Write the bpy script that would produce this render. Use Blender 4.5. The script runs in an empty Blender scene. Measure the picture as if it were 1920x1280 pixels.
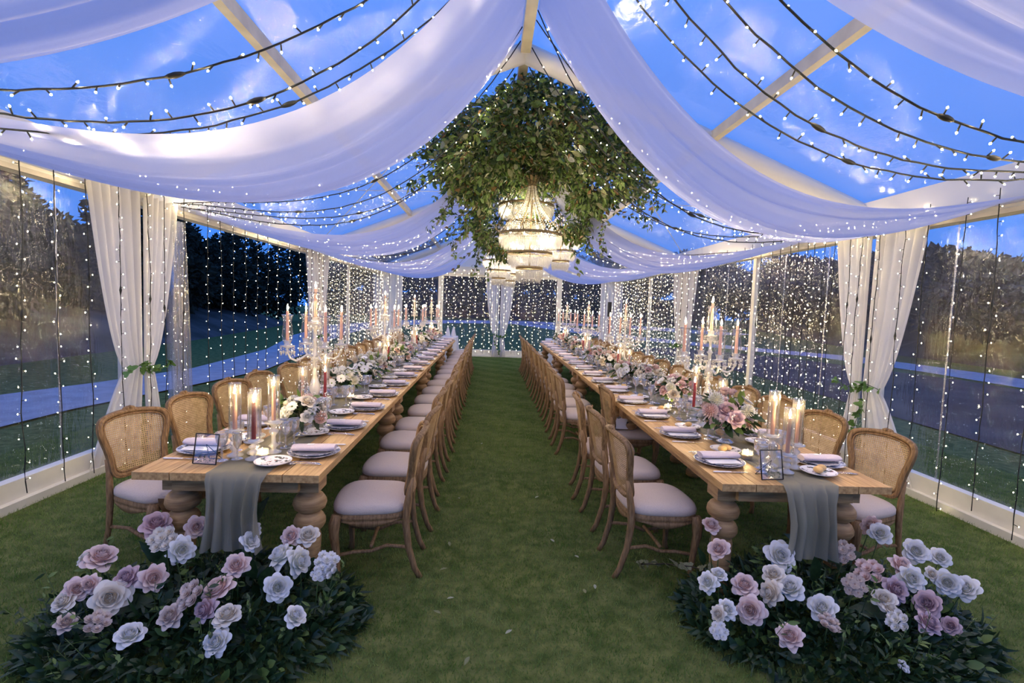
import bpy, math, random
from mathutils import Vector, Matrix, Quaternion, noise
random.seed(7)
R = random.random
def U(a, b): return a + (b - a) * random.random()
PI = math.pi
sc = bpy.context.scene
col = sc.collection
# ------------------------------------------------------------------ camera
F, YAW, PITCH, ROLL, CH = 958.36, .0441, .07, .0355, 1.7207
fwd = Vector((math.sin(YAW) * math.cos(PITCH), math.cos(YAW) * math.cos(PITCH), -math.sin(PITCH)))
rgt = Vector((math.cos(YAW), -math.sin(YAW), 0)); dwn = fwd.cross(rgt)
r2 = rgt * math.cos(ROLL) - dwn * math.sin(ROLL); d2 = rgt * math.sin(ROLL) + dwn * math.cos(ROLL)
cam = bpy.data.cameras.new('camera'); camo = bpy.data.objects.new('camera', cam); col.objects.link(camo)
cam.sensor_width = 36; cam.lens = F / 1920 * 36; cam.clip_start = .05; cam.clip_end = 400
M = Matrix((r2, -d2, -fwd)).transposed().to_4x4(); M.translation = (0, 0, CH); camo.matrix_world = M
sc.camera = camo
# ------------------------------------------------------------------ view, world, tracing depth
vs = sc.view_settings; vs.view_transform = 'Standard'; vs.look = 'None'; vs.exposure = 0.92; vs.gamma = 1; vs.use_curve_mapping = False
cy = sc.cycles
cy.max_bounces = 6; cy.diffuse_bounces = 3; cy.glossy_bounces = 2; cy.transmission_bounces = 3; cy.transparent_max_bounces = 14
cy.sample_clamp_indirect = 3.0; cy.caustics_reflective = False; cy.caustics_refractive = False; cy.use_light_tree = True; cy.light_sampling_threshold = .05
SKY = 0.68
w = bpy.data.worlds.new('dusk_sky'); sc.world = w; w.use_nodes = True
wn = w.node_tree.nodes; wl = w.node_tree.links; bg = wn['Background']
tc = wn.new('ShaderNodeTexCoord'); sx = wn.new('ShaderNodeSeparateXYZ'); cr = wn.new('ShaderNodeValToRGB')
wl.new(tc.outputs['Generated'], sx.inputs[0]); wl.new(sx.outputs['Z'], cr.inputs[0]); wl.new(cr.outputs[0], bg.inputs[0])
cr.color_ramp.elements[0].position = 0.0; cr.color_ramp.elements[0].color = (.045, .20, .72, 1)
cr.color_ramp.elements[1].position = 0.8; cr.color_ramp.elements[1].color = (.10, .29, 1.0, 1)
bg.inputs[1].default_value = SKY
BULB = 330.0
WBULB = 115.0      # fairy light bulb emission
FLAME = 430.0
CHAND = 11.0      # watts of each chandelier lamp ring

# ------------------------------------------------------------------ mesh helpers
class MB:
    def __init__(s): s.v = []; s.f = []; s.m = []
    def add(s, vs_, fs, mi=0):
        o = len(s.v); s.v += [tuple(p) for p in vs_]
        for f in fs: s.f.append(tuple(i + o for i in f)); s.m.append(mi)
    def box(s, c, d, mi=0, rz=0, taper=1.0):
        hx, hy, hz = d[0] / 2, d[1] / 2, d[2] / 2; ca, sa = math.cos(rz), math.sin(rz); vs_ = []
        for z in (-1, 1):
            k = taper if z < 0 else 1
            for x, y in ((-1, -1), (1, -1), (1, 1), (-1, 1)):
                px, py = x * hx * k, y * hy * k
                vs_.append((c[0] + px * ca - py * sa, c[1] + px * sa + py * ca, c[2] + z * hz))
        s.add(vs_, [(3, 2, 1, 0), (4, 5, 6, 7), (0, 1, 5, 4), (1, 2, 6, 5), (2, 3, 7, 6), (3, 0, 4, 7)], mi)
    def tube(s, pts, r, n=6, mi=0, close=False, flat=None, up=(0, 0, 1)):
        pts = [Vector(p) for p in pts]; k = len(pts); vs_ = []; up = Vector(up)
        for i, p in enumerate(pts):
            a = pts[(i - 1) % k] if (close or i > 0) else p; b = pts[(i + 1) % k] if (close or i < k - 1) else p
            t = (b - a).normalized() if (b - a).length > 1e-9 else Vector((0, 0, 1))
            x = t.cross(up)
            if x.length < 1e-3: x = t.cross(Vector((1, 0, 0)))
            if x.length < 1e-3: x = t.cross(Vector((0, 1, 0)))
            x.normalize(); y = x.cross(t).normalized()
            rr = r[i] if isinstance(r, (list, tuple)) else r
            fx, fy = flat if flat else (1, 1)
            for j in range(n):
                an = 2 * PI * (j + .5) / n
                vs_.append(p + x * (math.cos(an) * rr * fx) + y * (math.sin(an) * rr * fy))
        fs = []
        for i in range(k if close else k - 1):
            for j in range(n):
                a, b = i * n, ((i + 1) % k) * n
                fs.append((a + j, a + (j + 1) % n, b + (j + 1) % n, b + j))
        if not close: fs.append(tuple(range(n - 1, -1, -1))); fs.append(tuple(range((k - 1) * n, k * n)))
        s.add(vs_, fs, mi)
    def lathe(s, prof, n=16, c=(0, 0, 0), mi=0, axis=None):
        vs_ = []
        for r, z in prof:
            for j in range(n):
                a = 2 * PI * j / n; vs_.append((c[0] + r * math.cos(a), c[1] + r * math.sin(a), c[2] + z))
        fs = [(i * n + j, i * n + (j + 1) % n, (i + 1) * n + (j + 1) % n, (i + 1) * n + j) for i in range(len(prof) - 1) for j in range(n)]
        s.add(vs_, fs, mi)
    def grid(s, fn, nu, nv, mi=0, cu=False):
        vs_ = [fn(i / nu, j / nv) for j in range(nv + 1) for i in range(nu if cu else nu + 1)]
        w_ = nu if cu else nu + 1
        s.add(vs_, [(j * w_ + i, j * w_ + (i + 1) % w_, (j + 1) * w_ + (i + 1) % w_, (j + 1) * w_ + i) for j in range(nv) for i in range(nu)], mi)
    def octa(s, c, r, hu=None, hd=None, mi=0, n=4):
        hu = hu if hu is not None else r; hd = hd if hd is not None else r
        vs_ = [(c[0] + r * math.cos(2 * PI * j / n), c[1] + r * math.sin(2 * PI * j / n), c[2]) for j in range(n)] + [(c[0], c[1], c[2] + hu), (c[0], c[1], c[2] - hd)]
        s.add(vs_, [(j, (j + 1) % n, n) for j in range(n)] + [((j + 1) % n, j, n + 1) for j in range(n)], mi)
    def sphere(s, c, r, nu=10, nv=6, mi=0, sc_=(1, 1, 1)):
        s.grid(lambda u, v: (c[0] + sc_[0] * r * math.sin(PI * v) * math.cos(2 * PI * u), c[1] + sc_[1] * r * math.sin(PI * v) * math.sin(2 * PI * u), c[2] - sc_[2] * r * math.cos(PI * v)), nu, nv, mi, True)
    def mesh(s, name, mats, smooth=True):
        me = bpy.data.meshes.new(name); me.from_pydata(s.v, [], s.f)
        if not isinstance(mats, (list, tuple)): mats = [mats]
        for m in mats: me.materials.append(m)
        if len(mats) > 1: me.polygons.foreach_set('material_index', s.m)
        if smooth: me.polygons.foreach_set('use_smooth', [True] * len(s.f))
        me.update(); return me
def obj(name, me, parent=None, loc=None, rot=None, scale=None, kind=None):
    o = bpy.data.objects.new(name, me); col.objects.link(o)
    if parent is not None: o.parent = parent
    if loc is not None: o.location = loc
    if rot is not None:
        if isinstance(rot, Quaternion): o.rotation_mode = 'QUATERNION'; o.rotation_quaternion = rot
        elif isinstance(rot, (int, float)): o.rotation_euler = (0, 0, rot)
        else: o.rotation_euler = rot
    if scale is not None: o.scale = (scale,) * 3 if isinstance(scale, (int, float)) else scale
    if kind: o['kind'] = kind
    return o
def tag(o, label, cat, group=None):
    o['label'] = label; o['category'] = cat
    if group: o['group'] = group
    return o
def thing(name, label, cat, loc=(0, 0, 0), rot=0, group=None, scale=None): return tag(obj(name, None, None, loc, rot, scale), label, cat, group)
def inst(tm, root):
    for t in tm:
        p = obj(t[0], t[1], root)
        for q in (t[2] if len(t) > 2 else ()): obj(q[0], q[1], p)
    return root
def struct(name, me=None): return obj(name, me, kind='structure')
ORD = ['first', 'second', 'third', 'fourth', 'fifth', 'sixth', 'seventh', 'eighth', 'ninth', 'tenth', 'eleventh', 'twelfth', 'thirteenth', 'fourteenth', 'fifteenth', 'sixteenth', 'seventeenth', 'eighteenth', 'nineteenth', 'twentieth']
TENS = ['', '', 'twenty', 'thirty', 'forty', 'fifty', 'sixty', 'seventy', 'eighty']
def ordn(i):
    if i < 20: return ORD[i]
    n = i + 1; t, u = divmod(n, 10)
    return (TENS[t][:-1] + 'ieth') if u == 0 else TENS[t] + '-' + ORD[u - 1]
def aim(d):
    return Vector((0, 0, 1)).rotation_difference(Vector(d).normalized())

# ------------------------------------------------------------------ materials
MT = {}
def newmat(name):
    m = bpy.data.materials.new(name); m.use_nodes = True; n = m.node_tree.nodes; l = m.node_tree.links
    MT[name] = m; return m, n, l
def pmat(name, c, rough=.5, c2=None, scale=20, detail=3, bump=0, bscale=None, metal=0, spec=.5, stretch=None, trans=0, coat=0, ramp=(.35, .65), coords='Object', sub=0):
    m, n, l = newmat(name); b = n['Principled BSDF']
    b.inputs['Base Color'].default_value = (*c, 1); b.inputs['Roughness'].default_value = rough; b.inputs['Metallic'].default_value = metal
    b.inputs['Specular IOR Level'].default_value = spec
    if c2 or bump:
        t = n.new('ShaderNodeTexCoord'); src = t.outputs[coords]
        if stretch:
            mp = n.new('ShaderNodeMapping'); mp.inputs['Scale'].default_value = stretch; l.new(src, mp.inputs[0]); src = mp.outputs[0]
        nz = n.new('ShaderNodeTexNoise'); nz.inputs['Scale'].default_value = scale; nz.inputs['Detail'].default_value = detail; l.new(src, nz.inputs[0])
        if c2:
            r = n.new('ShaderNodeValToRGB'); r.color_ramp.elements[0].position = ramp[0]; r.color_ramp.elements[1].position = ramp[1]
            r.color_ramp.elements[0].color = (*c, 1); r.color_ramp.elements[1].color = (*c2, 1)
            l.new(nz.outputs[0], r.inputs[0]); l.new(r.outputs[0], b.inputs['Base Color'])
        if bump:
            bp = n.new('ShaderNodeBump'); bp.inputs['Strength'].default_value = bump; bp.inputs['Distance'].default_value = .01
            if bscale:
                nz = n.new('ShaderNodeTexNoise'); nz.inputs['Scale'].default_value = bscale; nz.inputs['Detail'].default_value = 2; l.new(src, nz.inputs[0])
            l.new(nz.outputs[0], bp.inputs['Height']); l.new(bp.outputs[0], b.inputs['Normal'])
    if trans:   # thin leaf or petal: part of the light passes through
        o = n['Material Output']; tr = n.new('ShaderNodeBsdfTranslucent'); mx = n.new('ShaderNodeMixShader'); mx.inputs[0].default_value = trans
        if c2: l.new(r.outputs[0], tr.inputs[0])
        else: tr.inputs[0].default_value = (*c, 1)
        l.new(b.outputs[0], mx.inputs[1]); l.new(tr.outputs[0], mx.inputs[2]); l.new(mx.outputs[0], o.inputs[0])
    return m
def emit(name, c, s):
    m, n, l = newmat(name); n.remove(n['Principled BSDF']); e = n.new('ShaderNodeEmission'); e.inputs[0].default_value = (*c, 1); e.inputs[1].default_value = s
    l.new(e.outputs[0], n['Material Output'].inputs[0]); return m
def cloth(name, c, tl=.5, tp=.1, scale=60, tc_=None):
    m, n, l = newmat(name); n.remove(n['Principled BSDF'])
    d = n.new('ShaderNodeBsdfDiffuse'); t = n.new('ShaderNodeBsdfTranslucent'); p = n.new('ShaderNodeBsdfTransparent'); a = n.new('ShaderNodeMixShader'); b = n.new('ShaderNodeMixShader')
    d.inputs[0].default_value = (*c, 1); t.inputs[0].default_value = (*(tc_ or c), 1); a.inputs[0].default_value = tl; b.inputs[0].default_value = tp
    tx = n.new('ShaderNodeTexCoord'); nz = n.new('ShaderNodeTexNoise'); nz.inputs['Scale'].default_value = scale; bp = n.new('ShaderNodeBump'); bp.inputs['Strength'].default_value = .15; bp.inputs['Distance'].default_value = .01
    l.new(tx.outputs['Object'], nz.inputs[0]); l.new(nz.outputs[0], bp.inputs['Height']); l.new(bp.outputs[0], d.inputs['Normal'])
    l.new(d.outputs[0], a.inputs[1]); l.new(t.outputs[0], a.inputs[2]); l.new(a.outputs[0], b.inputs[1]); l.new(p.outputs[0], b.inputs[2]); l.new(b.outputs[0], n['Material Output'].inputs[0])
    return m
def glassy(name, base=.06, edge=.6, rough=.03, milk=0.0, milkc=(.9, .9, .9), bump=0, bscale=(1, 1, 1), bs=10, pw=2.0, gc=(1, 1, 1), tint=(1, 1, 1)):
    # thin clear sheet: mostly see-through, mirror-like towards grazing angles, optional slight haze
    m, n, l = newmat(name); n.remove(n['Principled BSDF'])
    t = n.new('ShaderNodeBsdfTransparent'); g = n.new('ShaderNodeBsdfGlossy'); g.inputs['Roughness'].default_value = rough; g.inputs[0].default_value = (*gc, 1); t.inputs[0].default_value = (*tint, 1)
    lw = n.new('ShaderNodeLayerWeight'); lw.inputs[0].default_value = .5; po = n.new('ShaderNodeMath'); po.operation = 'POWER'; po.inputs[1].default_value = pw
    mr = n.new('ShaderNodeMapRange'); mr.inputs['To Min'].default_value = base; mr.inputs['To Max'].default_value = edge
    mx = n.new('ShaderNodeMixShader'); l.new(lw.outputs['Facing'], po.inputs[0]); l.new(po.outputs[0], mr.inputs[0]); l.new(mr.outputs[0], mx.inputs[0]); l.new(t.outputs[0], mx.inputs[1]); l.new(g.outputs[0], mx.inputs[2])
    if bump:
        tx = n.new('ShaderNodeTexCoord'); mp = n.new('ShaderNodeMapping'); mp.inputs['Scale'].default_value = bscale; nz = n.new('ShaderNodeTexNoise'); nz.inputs['Scale'].default_value = bs; nz.inputs['Detail'].default_value = 4
        bp = n.new('ShaderNodeBump'); bp.inputs['Strength'].default_value = bump; bp.inputs['Distance'].default_value = .02
        l.new(tx.outputs['Object'], mp.inputs[0]); l.new(mp.outputs[0], nz.inputs[0]); l.new(nz.outputs[0], bp.inputs['Height']); l.new(bp.outputs[0], g.inputs['Normal'])
    out = mx
    if milk:
        d = n.new('ShaderNodeBsdfTranslucent'); d.inputs[0].default_value = (*milkc, 1); d2_ = n.new('ShaderNodeBsdfDiffuse'); d2_.inputs[0].default_value = (*milkc, 1)
        h = n.new('ShaderNodeMixShader'); h.inputs[0].default_value = .5; l.new(d.outputs[0], h.inputs[1]); l.new(d2_.outputs[0], h.inputs[2])
        out = n.new('ShaderNodeMixShader'); out.inputs[0].default_value = milk; l.new(mx.outputs[0], out.inputs[1]); l.new(h.outputs[0], out.inputs[2])
    l.new(out.outputs[0], n['Material Output'].inputs[0]); return m

m_lawn = pmat('lawn_soil', (.06, .09, .022), .95, (.15, .17, .055), 9, 6, .6, 60, spec=.1)
m_blade = pmat('grass_blade', (.095, .19, .035), .7, (.27, .35, .11), 2.2, 4, trans=.3, spec=.15)
m_wood = pmat('chair_wood', (.18, .105, .046), .55, (.34, .21, .10), 14, 5, .25, stretch=(6, 6, 1), spec=.3)
m_table = pmat('table_oak', (.44, .255, .10), .5, (.66, .43, .19), 7, 6, .2, stretch=(9, .7, 9), spec=.35)
m_tleg = pmat('turned_oak', (.33, .195, .085), .5, (.54, .35, .165), 8, 5, .2, stretch=(1, 1, 8), spec=.35)
m_cane = pmat('woven_cane', (.46, .31, .15), .6, (.62, .45, .24), 30, 3, spec=.3)
m_linen = pmat('seat_linen', (.60, .50, .42), .95, (.68, .58, .50), 250, 2, .15, spec=.1)
m_white = pmat('white_frame', (.78, .76, .68), .5, (.70, .68, .60), 4, 4, .05)
m_alu = pmat('beam_metal', (.62, .58, .48), .45, (.50, .46, .38), 5, 4, metal=.2)
m_film = glassy('clear_wall_film', .07, .42, .055, milk=.015, milkc=(.8, .8, .85), bump=.9, bscale=(1, 2.2, .55), bs=9, pw=2.2)
m_filmb = glassy('clear_bunched_film', .16, .8, .12, milk=.12, milkc=(.8, .8, .85), bump=.8, bscale=(1, 6, .5), bs=6, pw=1.5)
m_roof = glassy('clear_roof_film', .04, .35, .14, milk=.13, milkc=(.92, .9, .97), bump=.5, bscale=(1, .5, 1), bs=6, pw=2.4)
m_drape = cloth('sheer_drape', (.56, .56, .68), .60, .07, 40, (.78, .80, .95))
m_curt = cloth('sheer_curtain', (.87, .85, .82), .45, .05, 50)
m_val = cloth('valance_cloth', (.86, .84, .80), .35, .02, 30)
m_runner = cloth('gauze_runner', (.37, .365, .29), .3, .14, 160)
m_tcloth = cloth('white_tablecloth', (.80, .80, .84), .1, 0, 60)
m_cable = pmat('dark_cable', (.008, .010, .008), .6)
m_bulb = emit('warm_bulb', (1, .77, .44), BULB)
m_fbulb = emit('warm_far_bulb', (1, .80, .48), WBULB * .30)
m_wbulb = emit('warm_wall_bulb', (1, .78, .44), WBULB)
m_flame = emit('candle_flame', (1, .70, .30), FLAME)
m_lamp = emit('chandelier_bulb', (1, .86, .58), 10)
m_glass = glassy('clear_glass', .045, .85, .04, milk=.012, pw=1.5)
m_goblet = glassy('goblet_glass', .18, .95, .06, milk=.10, pw=1.0)
m_cryst = glassy('cut_crystal', .24, .9, .06, milk=.38, milkc=(.95, .94, .90), pw=1.0)
m_prism = glassy('prism_crystal', .20, .8, .08, milk=.36, milkc=(.97, .94, .86), pw=1.0)
m_bronze = pmat('aged_bronze', (.30, .22, .12), .45, (.20, .15, .08), 20, 3, metal=.6)
m_silver = pmat('silver_cutlery', (.72, .70, .70), .22, metal=1)
m_black = pmat('black_metal', (.012, .012, .012), .5)
m_napkin = pmat('napkin_linen', (.72, .62, .66), .9, (.78, .69, .72), 180, 2, .1, spec=.1)
m_card = pmat('white_card', (.85, .84, .86), .7)
m_gold = pmat('gold_edge', (.45, .33, .14), .4, metal=.7)
m_bread = pmat('bread_crust', (.62, .37, .13), .6, (.80, .58, .26), 12, 4)
m_pinkwax = pmat('blush_wax', (.84, .53, .44), .4, (.87, .60, .50), 6, 2, trans=.3)
m_redwax = pmat('red_wax', (.32, .03, .035), .4, (.38, .04, .045), 6, 2)
m_ivwax = pmat('ivory_wax', (.85, .74, .55), .4, trans=.3)
m_stem = pmat('green_stem', (.05, .10, .025), .6)
m_twig = pmat('brown_twig', (.05, .035, .02), .8)
m_leafd = pmat('dark_leaf', (.013, .038, .012), .4, (.032, .07, .024), 6, 2, trans=.18)
m_leafm = pmat('mid_leaf', (.085, .16, .035), .5, (.20, .29, .075), 4, 3, trans=.25)
m_leafo = pmat('olive_leaf', (.17, .20, .09), .6, (.32, .31, .18), 5, 3, trans=.25)
m_leafg = pmat('grey_leaf', (.33, .36, .27), .7, (.48, .47, .38), 8, 2, trans=.25)
m_leafb = pmat('bronze_leaf', (.16, .085, .03), .5, (.26, .15, .06), 5, 2, trans=.15)
m_leafy = pmat('yellow_leaf', (.35, .33, .06), .6, trans=.2)
m_ivy = pmat('ivy_leaf', (.06, .15, .03), .45, (.14, .26, .06), 9, 2, trans=.25)
m_treel = pmat('far_tree_leaf', (.012, .018, .008), .9, (.03, .032, .016), 1.2, 3)
m_dry = pmat('far_brush_leaf', (.045, .038, .028), .9, (.085, .07, .055), 1.0, 3)
m_bark = pmat('far_bark', (.03, .022, .016), .9)
m_bank = pmat('dry_bank', (.06, .055, .045), .95, (.12, .105, .095), .8, 6, .8, 3, spec=.1)
m_path = pmat('pale_gravel_path', (.34, .32, .34), .95, (.42, .40, .43), 3, 5, spec=.1)
m_field = pmat('dry_field', (.085, .065, .055), .95, (.13, .10, .085), .7, 6, spec=.1)

def flower_mat(name, cin, cout):  # dark petal base: natural deeper tone plus painted shade of the gaps
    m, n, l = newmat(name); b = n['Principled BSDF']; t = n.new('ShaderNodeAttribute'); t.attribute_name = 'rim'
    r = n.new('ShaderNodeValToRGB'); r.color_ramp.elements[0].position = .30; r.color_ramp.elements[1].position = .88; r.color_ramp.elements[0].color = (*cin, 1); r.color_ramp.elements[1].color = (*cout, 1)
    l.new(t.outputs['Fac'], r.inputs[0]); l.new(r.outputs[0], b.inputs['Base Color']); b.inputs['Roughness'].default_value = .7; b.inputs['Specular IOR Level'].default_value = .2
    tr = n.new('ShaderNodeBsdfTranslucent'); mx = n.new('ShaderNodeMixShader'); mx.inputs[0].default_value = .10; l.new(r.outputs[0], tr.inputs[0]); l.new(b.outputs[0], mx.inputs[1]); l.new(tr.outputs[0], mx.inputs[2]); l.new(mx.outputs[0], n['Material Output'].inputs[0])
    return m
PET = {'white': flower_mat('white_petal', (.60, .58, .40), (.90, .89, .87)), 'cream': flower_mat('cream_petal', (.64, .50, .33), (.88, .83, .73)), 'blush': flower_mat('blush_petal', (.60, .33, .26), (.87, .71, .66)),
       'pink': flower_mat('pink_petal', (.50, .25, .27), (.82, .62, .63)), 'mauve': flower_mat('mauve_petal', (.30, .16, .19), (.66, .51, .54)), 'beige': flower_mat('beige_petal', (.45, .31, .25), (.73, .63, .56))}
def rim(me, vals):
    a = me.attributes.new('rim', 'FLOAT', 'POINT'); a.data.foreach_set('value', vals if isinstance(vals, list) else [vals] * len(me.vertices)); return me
m_fcore = pmat('green_flower_core', (.16, .22, .03), .7)
# porcelain: white glaze, blue-grey sprays around the rim
def plate_mat(name, r0, r1, cA, cB, thr):
    m, n, l = newmat(name); b = n['Principled BSDF']; t = n.new('ShaderNodeTexCoord'); nz = n.new('ShaderNodeTexNoise'); nz.inputs['Scale'].default_value = 42; nz.inputs['Detail'].default_value = 4
    nz2 = n.new('ShaderNodeTexNoise'); nz2.inputs['Scale'].default_value = 16
    sp = n.new('ShaderNodeVectorMath'); sp.operation = 'MULTIPLY'; sp.inputs[1].default_value = (1, 1, 0); ln = n.new('ShaderNodeVectorMath'); ln.operation = 'LENGTH'
    l.new(t.outputs['Object'], nz.inputs[0]); l.new(t.outputs['Object'], nz2.inputs[0]); l.new(t.outputs['Object'], sp.inputs[0]); l.new(sp.outputs[0], ln.inputs[0])
    mk = n.new('ShaderNodeValToRGB'); e = mk.color_ramp.elements; e[0].position = r0; e[0].color = (0, 0, 0, 1); e[1].position = r0 + .01; e[1].color = (1, 1, 1, 1)
    x = e.new(r1); x.color = (1, 1, 1, 1); x = e.new(r1 + .008); x.color = (0, 0, 0, 1)
    l.new(ln.outputs['Value'], mk.inputs[0]); th = n.new('ShaderNodeValToRGB'); th.color_ramp.elements[0].position = thr; th.color_ramp.elements[1].position = thr + .03; l.new(nz.outputs[0], th.inputs[0])
    ml = n.new('ShaderNodeMath'); ml.operation = 'MULTIPLY'; l.new(mk.outputs[0], ml.inputs[0]); l.new(th.outputs[0], ml.inputs[1])
    cc = n.new('ShaderNodeValToRGB'); cc.color_ramp.elements[0].color = (*cA, 1); cc.color_ramp.elements[1].color = (*cB, 1); cc.color_ramp.elements[0].position = .42; cc.color_ramp.elements[1].position = .55; l.new(nz2.outputs[0], cc.inputs[0])
    mx = n.new('ShaderNodeMix'); mx.data_type = 'RGBA'; mx.inputs['A'].default_value = (.86, .85, .88, 1); l.new(ml.outputs[0], mx.inputs['Factor']); l.new(cc.outputs[0], mx.inputs['B']); l.new(mx.outputs['Result'], b.inputs['Base Color'])
    b.inputs['Roughness'].default_value = .15; return m
m_plate = plate_mat('porcelain_blue_rim', .085, .15, (.12, .13, .22), (.24, .26, .33), .50)
m_bplate = plate_mat('porcelain_floral', .0, .088, (.30, .10, .08), (.10, .12, .10), .56)

# ================================================================== SETTING
XL, XR, XC, YB, EZ, RZ = -3.76, 4.30, .27, 16.95, 2.62, 4.40
Y0 = -3.2
POSTS = [-3.15, -.05, 2.7, 5.45, 8.2, 10.95, 13.7, 16.95]
# ground: lawn inside and outside
g = MB()
def gz(x, y):
    d = max(0, abs(x - .27) - 6, y - 19); return -.0 + (.02 * noise.noise(Vector((x * .2, y * .2, 0))) * min(1, d * .2))
g.grid(lambda u, v: (-60 + 120 * u, -30 + 150 * v, gz(-60 + 120 * u, -30 + 150 * v) - (0 if True else 0)), 60, 75)
floor = struct('floor', g.mesh('lawn', m_lawn))
# mown grass blades on the floor near the camera, shared patches
gp = []
for k in range(3):
    b = MB()
    for i in range(5200):
        x, y = R(), R(); h = U(.012, .032); a = U(0, 2 * PI); wd = U(.0016, .003); lx, ly = U(-.018, .018), U(-.018, .018)
        dx, dy = math.cos(a) * wd, math.sin(a) * wd
        b.add([(x - dx, y - dy, -.002), (x + dx, y + dy, -.002), (x + lx, y + ly, h)], [(0, 1, 2)])
    gp.append(b.mesh('grass_patch', m_blade, False))
for ix in range(-5, 6):
    for iy in range(1, 17):
        if abs(ix) > 1 + iy * 1.1 + 1 or (iy > 8 and not -2 <= ix <= 2): continue
        obj('grass_patch', gp[(ix * 5 + iy * 3) % 3], floor, (ix, iy, 0), None, None, 'stuff')
# outside: gravel path on the left, drive behind and on the right, dry field, banks
def ribbon(name, pts, wds, z, mt):
    b = MB(); P = [Vector((p[0], p[1], z)) for p in pts]; n = len(P)
    vs_ = []
    for i, p in enumerate(P):
        t = (P[min(i + 1, n - 1)] - P[max(i - 1, 0)]).normalized(); s = Vector((t.y, -t.x, 0)) * wds[i] / 2
        vs_ += [p - s, p + s]
    b.add(vs_, [(2 * i, 2 * i + 1, 2 * i + 3, 2 * i + 2) for i in range(n - 1)])
    return struct(name, b.mesh(name, mt))
ribbon('path', [(-8, 2), (-7, 5), (-6.9, 7.6), (-6.4, 9.6), (-6.0, 12), (-6.5, 17), (-8, 24), (-9, 34), (-6, 46), (4, 54), (14, 50), (20, 40)], [2.6, 2.2, 2.0, 1.7, 1.6, 1.5, 2, 3, 6, 9, 8, 6], .03, m_path)
ribbon('stone_kerb_path', [(15, -4), (14.5, 8), (15.4, 16), (15, 21), (12, 25), (8, 32), (4, 48)], [1.5, 1.5, 2.2, 2.6, 2.4, 3, 4], .03, m_path)
ribbon('dry_field', [(10, -6), (10.2, 6), (10.6, 14), (9.6, 19), (7.5, 23)], [6.2, 6.4, 6.4, 5, 3], .02, m_field)
def bank(name, pts, h, wd, mt):
    b = MB(); n = len(pts)
    def fn(u, v):
        f = u * (n - 1); i = min(int(f), n - 2); p = Vector(pts[i]).lerp(Vector(pts[i + 1]), f - i)
        d = (Vector(pts[i + 1]) - Vector(pts[i])).normalized(); nx, ny = -d.y, d.x
        o = v * wd; hh = h * math.sin(min(v * 1.6, 1) * PI / 2)
        q = Vector((p.x + nx * o, p.y + ny * o, 0)); k = .5 * noise.fractal(Vector((q.x * .35, q.y * .35, 1)), 1, 2, 4) * min(1, v * 4)
        return (q.x, q.y, hh + k * h * .5 - .05)
    b.grid(fn, 50, 10); return struct(name, b.mesh(name, mt))
bank('bank_left', [(-10, -8), (-10.5, 8), (-11, 20), (-13, 34)], 1.5, 9, m_bank)
bank('bank_right', [(30, 62), (26, 46), (21.5, 33), (19.5, 24), (18.5, 12), (18, -8)], 2.4, 12, m_bank)
bank('bank_back', [(-20, 60), (0, 66), (26, 58)], 3.0, 14, m_bank)
# ---- tent walls
def bx(b, c, d, mi=0): b.box(c, d, mi)
def mk(name, b, mt, parent, smooth=False, kind=None): return obj(name, b.mesh(name, mt, smooth), parent, kind=kind)
def film_side(x, ya, yb, z0, z1):
    b = MB(); b.grid(lambda u, v: (x + .012 * math.sin(u * 23 + v * 3) * math.sin(v * PI), ya + (yb - ya) * u, z0 + (z1 - z0) * v), 20, 10); return b
for side, x, s in (('left', XL, 1), ('right', XR, -1)):
    wroot = struct('wall_' + side)
    for i, y in enumerate(POSTS):
        if side == 'left' and i == 4: continue
        b = MB(); bx(b, (x, y, 1.36), (.10, .12, 2.72) if i % 2 else (.07, .09, 2.72)); mk('post', b, m_white, wroot)
    b = MB(); bx(b, (x, (Y0 + YB) / 2, 2.70), (.11, YB - Y0, .15)); mk('eave_beam', b, m_white, wroot)
    b = MB(); bx(b, (x + s * .07, (Y0 + YB) / 2, 2.645), (.03, YB - Y0, .04)); mk('eave_rail', b, m_alu, wroot)
    for i in range(len(POSTS) - 1):
        ya, yb = POSTS[i], POSTS[i + 1]
        if side == 'left' and i in (3, 4): continue
        mk('clear_panel', film_side(x + s * .02, ya, yb, .1, 2.64), m_film, wroot, True)
        b = MB(); bx(b, (x + s * .05, (ya + yb) / 2, .12), (.09, yb - ya, .20)); bx(b, (x + s * .09, (ya + yb) / 2, .035), (.12, yb - ya, .07)); mk('base_skirt', b, m_white, wroot)
        for f in (.33, .68):
            b = MB(); bx(b, (x + s * .035, ya + (yb - ya) * f, 1.37), (.004, .018, 2.5)); mk('welded_seam', b, m_filmb, wroot)
    b = MB()
    b.grid(lambda u, v: (x + s * (.02 + .34 * v + .03 * math.sin(u * 90) * v * (1 - v)), Y0 + (YB - Y0) * u, 2.70 + .24 * v - .05 * math.sin(v * PI) - .03 * abs(math.sin(u * 19)) * math.sin(v * PI)), 160, 5); mk('eave_valance', b, m_val, wroot, True)
wroot = struct('wall_back')
for x in (XL, -1.65, 2.26, XR):
    b = MB(); bx(b, (x, YB, 1.36), (.16, .09, 2.72)); mk('post', b, m_white, wroot)
b = MB(); bx(b, ((XL + XR) / 2, YB, 2.70), (XR - XL, .1, .16)); mk('eave_beam', b, m_white, wroot)
b = MB(); bx(b, ((XL + XR) / 2, YB - .05, .12), (XR - XL, .09, .22)); bx(b, ((XL + XR) / 2, YB - .09, .03), (XR - XL, .1, .06)); mk('base_skirt', b, m_white, wroot)
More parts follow.
